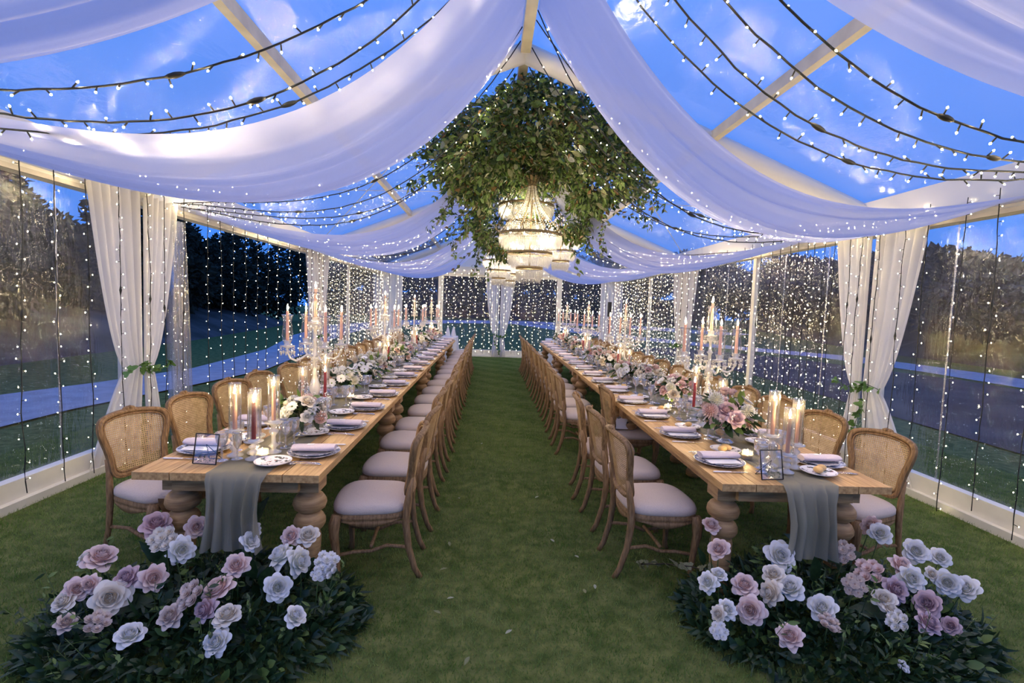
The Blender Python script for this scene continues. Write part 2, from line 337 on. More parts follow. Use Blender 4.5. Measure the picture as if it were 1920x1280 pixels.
for a, c in ((XL, -1.65), (-1.65, .3), (.3, 2.26), (2.26, XR)):
    b = MB(); b.grid(lambda u, v: (a + (c - a) * u, YB + .01 * math.sin(u * 20), .1 + 2.55 * v), 12, 6); mk('clear_panel', b, m_film, wroot, True)
b = MB(); b.grid(lambda u, v: (XL + .1 + (XR - XL - .2) * u, YB - .02 - .30 * v, 2.70 + .22 * v - .05 * math.sin(v * PI) - .03 * abs(math.sin(u * 11)) * math.sin(v * PI)), 90, 5); mk('eave_valance', b, m_val, wroot, True)
b = MB(); b.add([(XL, YB, 2.78), (XR, YB, 2.78), (XC, YB, RZ)], [(0, 1, 2)]); mk('gable_panel', b, m_val, wroot)
# ---- roof
ceil = struct('ceiling')
def roofz(x): return RZ - (RZ - 2.80) * abs(x - XC) / ((XR - XL) / 2)
for i in range(len(POSTS) - 1):
    ya, yb = (Y0 if i == 0 else POSTS[i]), POSTS[i + 1]
    for xe in (XL, XR):
        b = MB(); b.grid(lambda u, v: (XC + (xe - XC) * u, ya + (yb - ya) * v, roofz(XC + (xe - XC) * u) + .02 - .03 * math.sin(u * PI) * math.sin(v * PI) + .008 * math.sin(v * 31 + u * 5)), 14, 12); mk('clear_roof_panel', b, m_roof, ceil, True)
b = MB(); bx(b, (XC, (Y0 + YB) / 2, RZ - .06), (.10, YB - Y0, .13)); mk('ridge_beam', b, m_alu, ceil)
for d in (-2.0, 2.0):
    b = MB(); bx(b, (XC + d, (Y0 + YB) / 2, roofz(XC + d) - .05), (.07, YB - Y0, .10)); mk('purlin', b, m_alu, ceil)
for y in (-.05, 5.45, 10.95, 16.9):
    for xe in (XL, XR):
        b = MB(); n = 14
        b.tube([(XC + (xe - XC) * k / n, y, roofz(XC + (xe - XC) * k / n) - .08) for k in range(n + 1)], .10, 8, flat=(1.0, 1.0)); mk('wrapped_rafter', b, m_val, ceil, True)
for xe in (XL, XR):
    for (ya, yb) in ((5.6, 10.8), (10.8, 5.6)):
        b = MB(); b.tube([(XC + (xe - XC) * .15, ya, roofz(XC + (xe - XC) * .15) - .12), (xe * .96, yb, 2.82)], .006, 4); mk('brace_wire', b, m_alu, ceil)
# clear film drawn aside at the open bay on the left
b = MB(); b.grid(lambda u, v: (XL + .1 + .07 * math.sin(u * 30 + v), 5.98 + .36 * u * (1 - .25 * v) + .06 * (1 - v), .05 + 2.5 * v), 40, 8)
tag(obj('bunched_film', b.mesh('bunched_film', m_filmb)), 'bunch of crinkled clear plastic sheet drawn aside at the open left bay', 'plastic sheet')

# ================================================================== CEILING DRAPES
TT = 34
def edge(side, Yr, Ye, sag, sk, t, ins=0):
    A = (XC + (-.06 if side == 'L' else .06), Yr, RZ - .10); B = ((XL + .04) if side == 'L' else (XR - .04), Ye, 2.74)
    return Vector((A[0] + (B[0] - A[0]) * t, A[1] + (B[1] - A[1]) * t, A[2] + (B[2] - A[2]) * t - sag * 4 * t * (1 - t) * (1 + sk * (2 * t - 1))))
def drape(side, near, far, lab, ph=0):
    b = MB(); NU = 44
    def fn(u, v):
        p = edge(side, *near, v).lerp(edge(side, *far, v), u); e = math.sin(PI * v) ** .6
        p.z -= .10 * math.sin(PI * u) * e
        f = math.sin(u * 2 * PI * 5.3 + ph + 2.2 * v) * .5 + math.sin(u * 2 * PI * 2.1 + ph * 2 - 1.5 * v) * .7 + .35 * math.sin(u * 2 * PI * 9 + 5 * v + ph)
        p.z += .030 * f * (.35 + .65 * e); p.y += .03 * math.sin(u * 2 * PI * 3 + v * 4 + ph) * e * math.sin(PI * u)
        return p
    b.grid(fn, NU, TT)
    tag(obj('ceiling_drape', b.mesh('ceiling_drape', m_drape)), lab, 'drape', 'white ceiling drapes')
DR = [((-2.6, -2.6, .8, -.3), (-1.1, -1.1, .8, -.3), (-2.6, -2.6, .8, -.3), (-1.1, -1.1, .8, -.3), 'added unseen behind camera to block skylight'),  # unseen pair, added to keep blue skylight off the flower beds
      ((1.2, 1.0, .75, -.2), (2.70, 2.25, .67, 0), (1.2, 1.0, .75, -.2), (2.65, 2.05, .67, 0), 'nearest the camera, at top'),
      ((3.30, 2.85, .91, -.55), (5.05, 3.35, 1.03, -.43), (3.45, 3.7, .93, -.42), (4.62, 5.0, .97, -.24), 'second from the camera, large in view'),
      ((6.9, 6.3, .96, -.5), (8.4, 7.8, 1.06, -.5), (6.7, 6.6, 1.06, -.5), (8.0, 8.0, 1.12, -.45), 'third from the camera'),
      ((10.3, 9.9, 1.0, -.5), (11.9, 11.6, 1.1, -.5), (10.2, 10.0, 1.0, -.5), (11.8, 11.6, 1.1, -.45), 'fourth from the camera'),
      ((13.6, 13.4, .95, -.5), (15.0, 14.8, 1.0, -.5), (13.6, 13.4, .95, -.5), (15.0, 14.8, 1.0, -.5), 'farthest from the camera')]
for i, (a, b_, c, d, l) in enumerate(DR):
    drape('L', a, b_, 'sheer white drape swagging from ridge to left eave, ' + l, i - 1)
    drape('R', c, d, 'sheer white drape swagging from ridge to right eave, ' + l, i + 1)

# ================================================================== STRING LIGHTS
sb = MB(); sb.tube([(0, 0, 0), (0, 0, -.012), (0, 0, -.038)], [.0026, .0045, .0045], 5, 0); sb.octa((0, 0, -.043), .0050, .005, .008, 1, 5)
me_bulb = sb.mesh('bulb', [m_cable, m_bulb])
def roof_string(side, q, lab, single):
    root = thing('string_light', lab, 'string light', group='ceiling string lights')
    n = 44; pts = [edge(side, *q, t / n) for t in range(n + 1)]
    for p in pts: p.y += U(-.006, .006); p.z += U(-.004, .004)
    b = MB(); b.tube(pts, .0058, 5)
    k = random.choice((16, 20, 26)); b.tube([pts[k].lerp(pts[k + 1], f) for f in (0, .2, .5, .8, 1.0)], [.006, .013, .017, .013, .006], 6)
    obj('cable', b.mesh('cable', m_cable), root)
    L = sum((pts[i + 1] - pts[i]).length for i in range(n)); nb = int(L / .118); rb = MB()
    for i in range(1, nb):
        f = i / nb * n; j = min(int(f), n - 1); p = pts[j].lerp(pts[j + 1], f - j)
        a = U(0, 2 * PI); up = 1 if R() < .72 else -1
        d = Vector((math.cos(a) * .7, math.sin(a) * .7, -up * U(.5, 1))).normalized()
        if single: obj('bulb', me_bulb, root, p, aim(-d))
        else:
            e = p + d * .036; rb.tube([p, p + d * .032], .004, 4, 0); rb.octa(e, .0048, .006, .006, 1, 4)
    if not single: obj('bulb_row', rb.mesh('bulb_row', [m_cable, m_bulb]), root, kind='stuff')
LS = {'L': [[(3.05, 2.35, .75, -.25), (3.05, 2.44, .93, -.45), (3.5, 2.85, .82, -.26)], [(4.93, 4.63, .83, -.54), (5.19, 6.13, .69, -.57), (5.6, 6.0, .8, -.5), (5.9, 6.2, .92, -.45), (6.3, 6.4, .78, -.5)],
             [(8.7, 8.3, .85, -.5), (9.0, 8.6, .98, -.45), (9.4, 9.0, .8, -.5), (9.8, 9.3, .95, -.5)], [(12.3, 12, .85, -.5), (12.8, 12.5, .95, -.5), (13.2, 12.9, .8, -.5)]],
      'R': [[(2.36, 2.55, .86, -.37), (2.64, 2.78, .85, -.37), (2.90, 2.82, .90, -.45), (3.25, 2.95, .88, -.39)], [(4.8, 4.94, .88, 0), (4.65, 4.7, 1.04, -.55), (5.3, 5.4, .82, -.45), (5.7, 5.7, .95, -.4), (6.1, 6.0, .85, -.5)],
             [(8.3, 8.3, .85, -.5), (8.7, 8.6, .98, -.45), (9.1, 9.0, .8, -.5), (9.6, 9.3, .95, -.5)], [(12.3, 12, .85, -.5), (12.8, 12.5, .95, -.5), (13.2, 12.9, .8, -.5)]]}
LS['L'].append([(-.6, -.7, .8, -.3), (-.35, -.45, .9, -.3), (-.1, -.2, .8, -.3), (.15, .1, .9, -.3), (.4, .35, .8, -.3), (.65, .6, .9, -.3), (.9, .85, .8, -.3), (1.9, 1.5, .62, -.2)]); LS['R'].append([(-.6, -.7, .8, -.3), (-.35, -.45, .9, -.3), (-.1, -.2, .8, -.3), (.15, .1, .9, -.3), (.4, .35, .8, -.3), (.65, .6, .9, -.3), (.9, .85, .8, -.3), (1.9, 1.5, .62, -.2)])  # unseen overhead strings, added to warm the foreground
GN = ['before the large near drape', 'between the second and third drapes', 'between the third and fourth drapes', 'beyond the fourth drape', 'added unseen above camera for light']
for sd in 'LR':
    for gi, grp in enumerate(LS[sd]):
        for k, q in enumerate(grp):
            roof_string(sd, q, f"{ORD[k]} black-cabled fairy light string on {'left' if sd == 'L' else 'right'} roof slope {GN[gi]}", gi == 0)
# hanging curtain strings along the walls
WS = []
for k in range(6):
    random.seed(100 + k); L = 2.72; n = 30; a = MB(); b = MB(); pts = []
    x = y = 0
    for i in range(n + 1):
        x += U(-.006, .006); y += U(-.008, .008); x *= .9; pts.append(Vector((x, y * .8, -L * i / n)))
    a.tube(pts, .0042, 4)
    a.tube([pts[9 + k], pts[9 + k].lerp(pts[10 + k], .5), pts[10 + k]], [.004, .012, .004], 5)
    i = 0; z = .06
    while z < L - .03:
        f = z / L * n; j = min(int(f), n - 1); p = pts[j].lerp(pts[j + 1], f - j); s = 1 if i % 2 else -1
        if R() < .25: s = -s
        d = Vector((U(-.4, .4), s, U(-.25, .15))).normalized(); a.tube([p, p + d * .030], .0028, 3); b.octa(p + d * .035, .0038, .0048, .0048, 0, 4)
        z += U(.095, .125); i += 1
    c = MB(); c.v = []
    for o in range(0, len(b.v), 6):
        ctr = sum((Vector(v) for v in b.v[o:o + 6]), Vector()) / 6; c.v += [tuple(ctr + (Vector(v) - ctr) * 1.75) for v in b.v[o:o + 6]]
    c.f = b.f; c.m = b.m
    WS.append((a.mesh('cable', m_cable), b.mesh('bulb_row', m_wbulb), c.mesh('bulb_row', m_fbulb)))
random.seed(11)
def wall_string(loc, rz, lab, k, sz=1.0):
    root = thing('curtain_light_string', lab, 'string light', loc, rz, 'hanging curtain light strings', (1, 1, sz)); a, b, c = WS[k % 6]
    obj('cable', a, root); obj('bulb_row', c if loc[1] > 8.4 else b, root, kind='stuff')
yl = [-.8, -.3, .2, .7, 1.2, 1.7, 2.2, 2.7, 3.15, 3.55, 3.86, 4.13, 4.44, 4.79, 5.17, 5.58, 5.84, 6.23, 6.67, 7.0, 7.38, 7.73, 8.07, 8.45]  # nearest strings out of view, row extended to add warm foreground light
while yl[-1] < 16.5: yl.append(yl[-1] + (.36 if yl[-1] < 10.3 else .34))
yr = [-.8, -.3, .2, .7, 1.2, 1.7, 2.2, 2.7, 3.05, 3.40, 3.72, 4.12, 4.42, 4.8, 5.08, 5.4, 5.68, 5.88, 6.11, 6.29, 6.5, 6.69, 6.88, 7.07, 7.29, 7.52]  # row likewise extended out of view to add warm foreground light
while yr[-1] < 16.5: yr.append(yr[-1] + .29)
for k, y in enumerate(yl): wall_string((XL + .23 + U(0, .04), y * (.972 if y < 9 else 1), 2.80), (PI if k % 2 else 0), f"fairy light string hanging down the left wall, {ordn(k)} from the near end", k, U(.97, 1.03))
for k, y in enumerate(yr): wall_string((XR - .23 - U(0, .04), y * (.972 if y < 9 else 1), 2.80), (PI if k % 2 else 0), f"fairy light string hanging down the right wall, {ordn(k)} from the near end", k + 2, U(.97, 1.03))
xs = XL + .25; k = 0
while xs < XR - .2:
    wall_string((xs, YB - .255 - U(0, .03), 2.86), PI / 2, f"fairy light string hanging down the back wall, {ordn(k)} from the left", k + 1, U(.97, 1.02)); xs += .235; k += 1

# ================================================================== CURTAINS
def curtain(base, ax, sgn, inn, lab, top=.62, tie=.2, bot=.42, zt=.95, ztop=2.78, tied=True, ph=0, ripple=.035):
    # base: post foot; ax: direction along the wall; inn: direction into the tent
    ax = Vector(ax); inn = Vector(inn); base = Vector(base); b = MB()
    def fn(u, v):
        z = ztop * (1 - v); f = 1 - v; hz = zt / ztop
        if tied:
            if f > hz:
                q = (f - hz) / (1 - hz); o = tie + (top - tie) * (q ** .55); i = .02 + .0 * q
            else:
                q = 1 - f / hz; o = tie + (bot - tie) * q ** .8; i = .02 + .05 * q
            am = ripple * (.35 + .65 * abs(f - hz) / max(hz, 1 - hz))
        else: o = top; i = 0; am = ripple
        w_ = i + (o - i) * u
        dep = .10 + am * math.sin(u * 2 * PI * 5.5 + ph + v * 1.2) + .012 * math.sin(u * 41 + ph) + (.05 * (1 - u) if tied else 0)
        p = base + ax * (sgn * w_) + inn * dep; p.z = z + .004; return p
    b.grid(fn, 48, 30)
    return tag(obj('curtain', b.mesh('curtain', m_curt)), lab, 'curtain', 'white tie-back curtains')
for y, wh in ((5.45, 'near'), (10.95, 'farther')):
    for s, pos in ((-1, 'front'), (1, 'rear')):
        curtain((XL + .02, y, 0), (0, 1, 0), s, (1, 0, 0), f"sheer white curtain tied with ivy, {pos} half at the {wh} left wall post", top=.66, bot=.75 if s < 0 else .4, ph=y + s)
        curtain((XR - .02, y, 0), (0, 1, 0), s, (-1, 0, 0), f"sheer white curtain tied with ivy, {pos} half at the {wh} right wall post", top=.66, bot=.78 if s < 0 else .4, ph=y + 2 * s)
for s, pos in ((-1, 'left'), (1, 'right')):
    curtain((.3, YB - .04, 0), (1, 0, 0), s, (0, -1, 0), f"white light-filled curtain gathered at centre of the back wall, {pos} half", top=.5, tie=.16, bot=.24, zt=.72, ph=s)
curtain((XL + .02, YB - .03, 0), (1, 0, 0), 1, (0, -1, 0), 'white curtain hanging straight in the back left corner', top=.86, tied=False)
curtain((XR - .02, YB - .03, 0), (1, 0, 0), -1, (0, -1, 0), 'white curtain hanging straight in the back right corner', top=.66, tied=False)

# ================================================================== LEAVES
def leaf_pts(L, W, kind='oval', fold=.25, droop=.25):
    # flat list of a folded leaf along +Y from the origin, 4 segments
    prof = {'oval': [(.0, .05), (.3, .85), (.62, 1.0), (.88, .5), (1, .0)], 'lance': [(0, .05), (.25, .8), (.55, 1), (.85, .4), (1, 0)], 'round': [(0, .1), (.25, .95), (.6, 1.0), (.9, .7), (1, .12)]}[kind]
    vs_ = []
    for t, w_ in prof:
        z = -droop * L * t * t; vs_ += [(-W * w_ / 2, L * t, z + fold * W * w_ / 2), (0, L * t, z), (W * w_ / 2, L * t, z + fold * W * w_ / 2)]
    fs = []
    for i in range(len(prof) - 1):
        a = i * 3; fs += [(a, a + 1, a + 4, a + 3), (a + 1, a + 2, a + 5, a + 4)]
    return vs_, fs
def put_leaf(b, p, d, L, W, kind='oval', mi=0, roll=0, droop=.25, lowpoly=False):
    d = Vector(d).normalized(); q = Vector((0, 1, 0)).rotation_difference(d) @ Quaternion((0, 1, 0), roll)
    if lowpoly:
        vs_ = [(0, 0, 0), (-W / 2, L * .5, W * .12), (0, L, -droop * L), (W / 2, L * .5, W * .12)]; fs = [(0, 3, 2, 1)]
    else: vs_, fs = leaf_pts(L, W, kind, .25, droop)
    b.add([Vector(p) + q @ Vector(v) for v in vs_], fs, mi)
def leaf_mesh(name, L, W, kind, mt, droop=.25):
    b = MB(); v, f = leaf_pts(L, W, kind, .25, droop); b.add(v, f); return b.mesh(name, mt)
def ivy_leaf(b, p, d, S, mi=0, roll=0):
    q = Vector((0, 1, 0)).rotation_difference(Vector(d).normalized()) @ Quaternion((0, 1, 0), roll)
    sh = [(0, 0), (.42, -.08), (.50, .28), (.30, .40), (.22, .75), (0, 1), (-.22, .75), (-.30, .40), (-.50, .28), (-.42, -.08)]
    vs_ = [(0, .35, .03)] + [(x, y, -.12 * (x * x + y * y)) for x, y in sh]
    b.add([Vector(p) + q @ (Vector(v) * S) for v in vs_], [(0, 1 + i, 1 + (i + 1) % 10) for i in range(10)], mi)
def ivy(base, ax, inn, lab, n=26, casc=0, spread=.3):
    root = thing('ivy_garland', lab, 'ivy', base); ax = Vector(ax); inn = Vector(inn); st = MB()
    pts = [ax * (spread * (t * 2 - 1)) + inn * (.19 + .05 * math.sin(t * 9)) + Vector((0, 0, .04 * math.sin(t * 7))) for t in [k / 12 for k in range(13)]]
    st.tube(pts, .004, 5)
    lv = list(pts)
    if casc:
        c2 = [pts[4] + Vector((0, 0, -casc * t)) + ax * (-.06 * math.sin(t * 5)) + inn * .03 for t in [k / 10 for k in range(11)]]; st.tube(c2, .003, 5); lv += c2
    obj('vine', st.mesh('vine', m_stem), root)
    me = []
    b = MB(); ivy_leaf(b, (0, 0, 0), (0, 1, 0), 1); mi = b.mesh('ivy_leaf', m_ivy)
    for i in range(n):
        p = random.choice(lv); d = (inn * U(.3, 1) + ax * U(-1, 1) + Vector((0, 0, U(-1, .5)))).normalized()
        q = Vector((0, 1, 0)).rotation_difference(d) @ Quaternion((0, 1, 0), U(-1, 1))
        obj('ivy_leaf', mi, root, p + d * .01, q, U(.05, .10))
ivy((XL + .02, 5.45, .95), (0, 1, 0), (1, 0, 0), 'green ivy sprig tying the near left curtain', 26, 0)
ivy((XR - .02, 5.45, .98), (0, 1, 0), (-1, 0, 0), 'leafy green ivy tying the near right curtain with trailing stem', 44, .55)
ivy((XL + .02, 10.95, .95), (0, 1, 0), (1, 0, 0), 'green ivy sprig tying the farther left curtain', 14, 0)
ivy((XR - .02, 10.95, .98), (0, 1, 0), (-1, 0, 0), 'green ivy sprig tying the farther right curtain', 22, 0)
ivy((.3, YB - .1, .72), (1, 0, 0), (0, -1, 0), 'ivy tying the central back curtain and trailing down it', 40, .6, .2)

# ================================================================== CHAIRS
def chair_template():
    lean = lambda z: -.215 - max(0, z - .46) * .20      # back leans away from the sitter (local -Y)
    half = [(0, .520), (.09, .515), (.150, .525), (.178, .560), (.180, .62), (.190, .69), (.212, .76), (.226, .82), (.222, .865), (.190, .895), (.11, .912), (0, .920)]
    loop = half + [(-x, z) for x, z in half[-2:0:-1]]
    # smooth the outline once
    for _ in range(1):
        nl = []
        for i in range(len(loop)):
            a, b = loop[i], loop[(i + 1) % len(loop)]; nl += [(a[0] * .75 + b[0] * .25, a[1] * .75 + b[1] * .25), (a[0] * .25 + b[0] * .75, a[1] * .25 + b[1] * .75)]
        loop = nl
    cv = lambda x: -.9 * (.05 - x * x) * .9 + .03                     # slight hollow of the back
    P3 = lambda x, z, o=0: (x, lean(z) + cv(x) + o, z)
    T = []
    b = MB(); b.tube([P3(x, z) for x, z in loop], .021, 6, close=True, flat=(.85, 1.1), up=(0, 1, 0))
    cz = .72; sm = [(x * .90, cz + (z - cz) * .90) for x, z in loop]; b.tube([P3(x, z, .012) for x, z in sm], .007, 5, close=True, up=(0, 1, 0))
    o2 = [(x * 1.06, cz + (z - cz) * 1.055) for x, z in loop]; b.tube([P3(x, z, .010) for x, z in o2], .006, 5, close=True, up=(0, 1, 0))
    me_back = b.mesh('backrest', m_wood)
    b = MB(); b.sphere(P3(0, .934, .004), .03, 10, 6, sc_=(1.5, .6, .62)); b.sphere(P3(.045, .925, .006), .016, 8, 5, sc_=(1.3, .7, .7)); b.sphere(P3(-.045, .925, .006), .016, 8, 5, sc_=(1.3, .7, .7)); b.sphere(P3(0, .945, .018), .012, 8, 5)
    me_crest = b.mesh('carved_crest', m_wood)
    # woven cane: real strands, clipped to the frame
    inn = [(x * .915, cz + (z - cz) * .915) for x, z in loop]
    def span(axis, c):
        hit = []
        for i in range(len(inn)):
            a, d = inn[i], inn[(i + 1) % len(inn)]
            if (a[axis] - c) * (d[axis] - c) < 0: f = (c - a[axis]) / (d[axis] - a[axis]); hit.append(a[1 - axis] + (d[1 - axis] - a[1 - axis]) * f)
        return (min(hit), max(hit)) if len(hit) >= 2 else None
    b = MB(); pit = .0135; wd = .0036
    x = -.21
    while x < .21:
        s = span(0, x)
        if s:
            n = 5; vs_ = []
            for i in range(n + 1):
                z = s[0] + (s[1] - s[0]) * i / n; vs_ += [P3(x - wd, z, .0), P3(x + wd, z, .0)]
            b.add(vs_, [(2 * i, 2 * i + 1, 2 * i + 3, 2 * i + 2) for i in range(n)])
        x += pit
    z = .52
    while z < .92:
        s = span(1, z)
        if s:
            n = 6; vs_ = []
            for i in range(n + 1):
                x = s[0] + (s[1] - s[0]) * i / n; vs_ += [P3(x, z - wd, .0016), P3(x, z + wd, .0016)]
            b.add(vs_, [(2 * i, 2 * i + 1, 2 * i + 3, 2 * i + 2) for i in range(n)])
        z += pit
    me_cane = b.mesh('cane_panel', m_cane)
    T.append(('backrest', me_back, [('cane_panel', me_cane), ('carved_crest', me_crest)]))
    # seat: padded trapezoid with a bowed front
    out = []
    N = 40
    for i in range(N):
        a = 2 * PI * i / N; cx, sy = math.cos(a), math.sin(a); e = 4.0; r = (abs(cx) ** e + abs(sy) ** e) ** (-1 / e); x, y = cx * r, sy * r
        wd_ = .225 + .035 * (y + 1) / 2; bow = .02 * (1 - x * x) * (1 if y > 0 else .3)
        out.append((x * wd_, y * .225 + bow * (1 if y > 0 else -1)))
    def ring(sc_, z): return [(x * sc_, y * sc_, z) for x, y in out]
    b = MB(); lv = [ring(.955, .422), ring(1.0, .432), ring(1.0, .452), ring(.97, .470), ring(.88, .484), ring(.7, .494), ring(.4, .5), ring(.05, .502)]
    vs_ = [p for r in lv for p in r]; b.add(vs_, [(j * N + i, j * N + (i + 1) % N, (j + 1) * N + (i + 1) % N, (j + 1) * N + i) for j in range(len(lv) - 1) for i in range(N)] + [tuple(range((len(lv) - 1) * N, len(lv) * N))])
    T.append(('seat', b.mesh('seat', m_linen)))
    b = MB(); lv = [ring(.93, .36), ring(.985, .362), ring(.99, .378), ring(.965, .384), ring(.99, .392), ring(1.0, .408), ring(.975, .414), ring(.985, .424), ring(.90, .426)]
    for j in range(2):   # serpentine lower edge
        for i, p in enumerate(lv[j]): lv[j][i] = (p[0], p[1], p[2] + .018 * math.cos(2 * math.atan2(p[1], p[0]) * 2 + PI))
    vs_ = [p for r in lv for p in r]; b.add(vs_, [(j * N + i, j * N + (i + 1) % N, (j + 1) * N + (i + 1) % N, (j + 1) * N + i) for j in range(len(lv) - 1) for i in range(N)])
    T.append(('seat_rail', b.mesh('seat_rail', m_wood)))
    for s in (-1, 1):
        b = MB(); b.tube([(s * .222, .195, .42), (s * .232, .205, .37), (s * .234, .207, .30), (s * .222, .195, .18), (s * .212, .187, .06), (s * .214, .192, .0)], [.030, .036, .029, .021, .017, .022], 8, up=(0, 1, 0)); T.append(('leg', b.mesh('leg', m_wood)))
    for s in (-1, 1):
        b = MB(); b.tube([(s * .188, -.31, 0), (s * .19, -.275, .06), (s * .195, -.235, .2), (s * .198, -.215, .36), (s * .195, -.222, .47), (s * .188, -.235, .56), (s * .19, -.252, .64)], [.018, .019, .021, .024, .024, .021, .014], 8, up=(0, 1, 0), flat=(.8, 1)); T.append(('leg', b.mesh('leg', m_wood)))
    for s in (-1, 1):
        b = MB(); b.tube([(s * .205, .19, .16), (s * .175, .10, .165), (s * .155, .0, .160), (s * .165, -.10, .2), (s * .192, -.225, .2)], .0135, 6, flat=(1, .9)); T.append(('stretcher', b.mesh('stretcher', m_wood)))
    b = MB(); b.tube([(-.155, 0, .188), (0, .0, .192), (.155, 0, .188)], .012, 6); T.append(('stretcher', b.mesh('stretcher', m_wood)))
    return T
CT = chair_template()
ROT = {'LA': PI / 2, 'LW': -PI / 2, 'RA': -PI / 2, 'RW': PI / 2}   # local +Y turned towards the table
def chair(key, k, x, y, rz=0.0):
    lab = f"cane-back wooden chair, {ORD[k]} from the near end, {'aisle' if key[1] == 'A' else 'wall'} side of {'left' if key[0] == 'L' else 'right'} table"
    r = thing('dining_chair', lab, 'chair', (x, y, 0), ROT[key] + rz, f"chairs on the {'aisle' if key[1] == 'A' else 'wall'} side of the {'left' if key[0] == 'L' else 'right'} table"); inst(CT, r)
for k in range(16):
    y = 3.30 + .675 * k; j = lambda a: U(-a, a)
    chair('LA', k, -.70 + j(.02), y + j(.03), j(.05) + (.03 if k == 0 else 0))
    chair('LW', k, -2.14 + j(.03), y + .16 + j(.04), j(.06) - (.36 if k == 0 else .2))
    xr, yq, rr = 1.13, y + .04, j(.05)
    if k == 2: yq = 4.62; rr = -.10
    if k == 3: xr, yq = 1.50, 5.22
    if k == 1: rr = .06
    chair('RA', k, xr + j(.02), yq, rr)
    chair('RW', k, 2.54 + j(.03), y + .08 + j(.04), j(.06) + (.30 if k == 0 else .18))

# ================================================================== TABLES
TL, TW, TH = 2.67, .985, .77
TX = {'L': -1.385, 'R': 1.815}; TY = 2.735
pk = MB(); pk.box((0, 0, 0), (TW / 5 - .005, TL - .004, .042)); me_plank = pk.mesh('plank', m_table, False)
leg = MB(); leg.lathe([(.0, .62), (.06, .62), (.062, .605), (.05, .595), (.075, .575), (.092, .55), (.096, .525), (.088, .50), (.06, .482), (.058, .472), (.078, .455), (.090, .43), (.090, .405), (.076, .38), (.056, .365), (.060, .355), (.066, .33), (.060, .18), (.055, .12), (.045, .10), (.062, .085), (.075, .06), (.072, .02), (.055, 0), (0, 0)], 18)
me_tleg = leg.mesh('leg', m_tleg)
bk = MB(); bk.box((0, 0, .67), (.145, .145, .115)); me_block = bk.mesh('corner_block', m_tleg, False)
ap = MB(); ap.box((0, 0, .68), (.035, TL - .44, .09)); me_aps = ap.mesh('apron', m_tleg, False)
ap = MB(); ap.box((0, 0, .68), (TW - .30, .035, .09)); me_ape = ap.mesh('apron', m_tleg, False)
for sd in 'LR':
    for i in range(4):
        r = thing('farm_table', f"{ORD[i]} oak plank table from the near end of the {'left' if sd == 'L' else 'right'} row", 'table', (TX[sd], TY + TL * (i + .5), 0), 0, 'oak banquet tables')
        for k in range(5): obj('plank', me_plank, r, ((k - 2) * TW / 5, 0, TH - .021))
        for a in (-1, 1):
            obj('apron', me_aps, r, (a * (TW / 2 - .11), 0, 0)); obj('apron', me_ape, r, (0, a * (TL / 2 - .12), 0))
            for c in (-1, 1):
                p = obj('leg', me_tleg, r, (a * (TW / 2 - .13), c * (TL / 2 - .24), 0)); obj('corner_block', me_block, p)
# gauze runners
def runner(sd, lab):
    x0 = TX[sd] + (.06 if sd == 'L' else .02); b = MB(); NY = 150; yn, yf = TY - .012, TY + 4 * TL - .25; drop = .40
    Ltot = (yf - yn) + drop
    def fn(u, v):
        s = v * Ltot; y = yf - s; wdt = .33 + .03 * noise.noise(Vector((s * .9, 1, 0)))
        cx = x0 + .02 * noise.noise(Vector((s * .6, 4, 0)))
        k = max(0, 1 - max(0, (y - yn)) / .5); wdt = wdt * (1 - k) + .32 * k
        e = u - .5; hz = TH + .003 + .009 * (1 - k * .3) * (abs(noise.noise(Vector((u * 9, s * 2.2, 7)))) + .35 * abs(noise.noise(Vector((u * 22, s * 5, 3)))))
        if y >= yn: return (cx + e * wdt, y, hz)
        d = yn - y; w2 = .32 - .05 * math.sin(min(d / drop, 1) * PI) ; hem = .05 * noise.noise(Vector((u * 3, 9, 0)))
        return (cx + e * w2 + .01 * math.sin(u * 30), yn - .012 - (.05 * abs(math.sin(u * PI * 4.5 + .6 + d * 1.5)) ** 1.4 + .015 * math.sin(u * 37)) * min(1, d * 5) - .012 * noise.noise(Vector((u * 8, d * 3, 2))), TH - .0 - d * (1 + hem) + .002)
    b.grid(fn, 40, NY + 60); tag(obj('table_runner', b.mesh('table_runner', m_runner)), lab, 'runner', 'gauze table runners')
runner('L', 'grey-green gauze runner along the left tables, hanging over the near end'); runner('R', 'grey-green gauze runner along the right tables, hanging over the near end')

# ================================================================== PLACE SETTINGS (local: diner looks along +Y)
b = MB(); b.lathe([(0, .006), (.07, .006), (.105, .010), (.150, .020), (.155, .022), (.150, .017), (.10, .004), (.06, 0), (0, 0)], 36); me_plate = b.mesh('dinner_plate', m_plate)
b = MB(); b.lathe([(0, .005), (.07, .005), (.09, .009), (.122, .016), (.126, .018), (.12, .012), (.07, 0), (0, 0)], 32); me_splate = b.mesh('salad_plate', m_plate)
b = MB(); b.lathe([(0, .005), (.055, .005), (.07, .009), (.098, .016), (.101, .018), (.097, .012), (.05, 0), (0, 0)], 28); me_bplate = b.mesh('bread_plate', m_bplate)
b = MB()
def nap(u, v):
    a = 2 * PI * u; x = -.125 + .25 * v; e = 1 + .04 * math.sin(v * 7); r = .030 * e * (.86 + .14 * math.sin(PI * min(1, v * 8, (1 - v) * 8) / 2))
    return (x, .046 * math.cos(a) * r / .03 * (1 + .05 * math.sin(a * 3)), .019 + .019 * math.sin(a) * r / .03)
b.grid(nap, 18, 12, 0, True)
for xx in (-.125, .125): b.add([(xx, .046 * math.cos(2 * PI * i / 18) * .86, .019 + .019 * math.sin(2 * PI * i / 18) * .86) for i in range(18)], [tuple(range(18))])
me_nap = b.mesh('napkin_roll', m_napkin)
b = MB(); b.box((.02, .0, .0385), (.04, .025, .0015)); me_tag = b.mesh('name_tag', m_card, False)
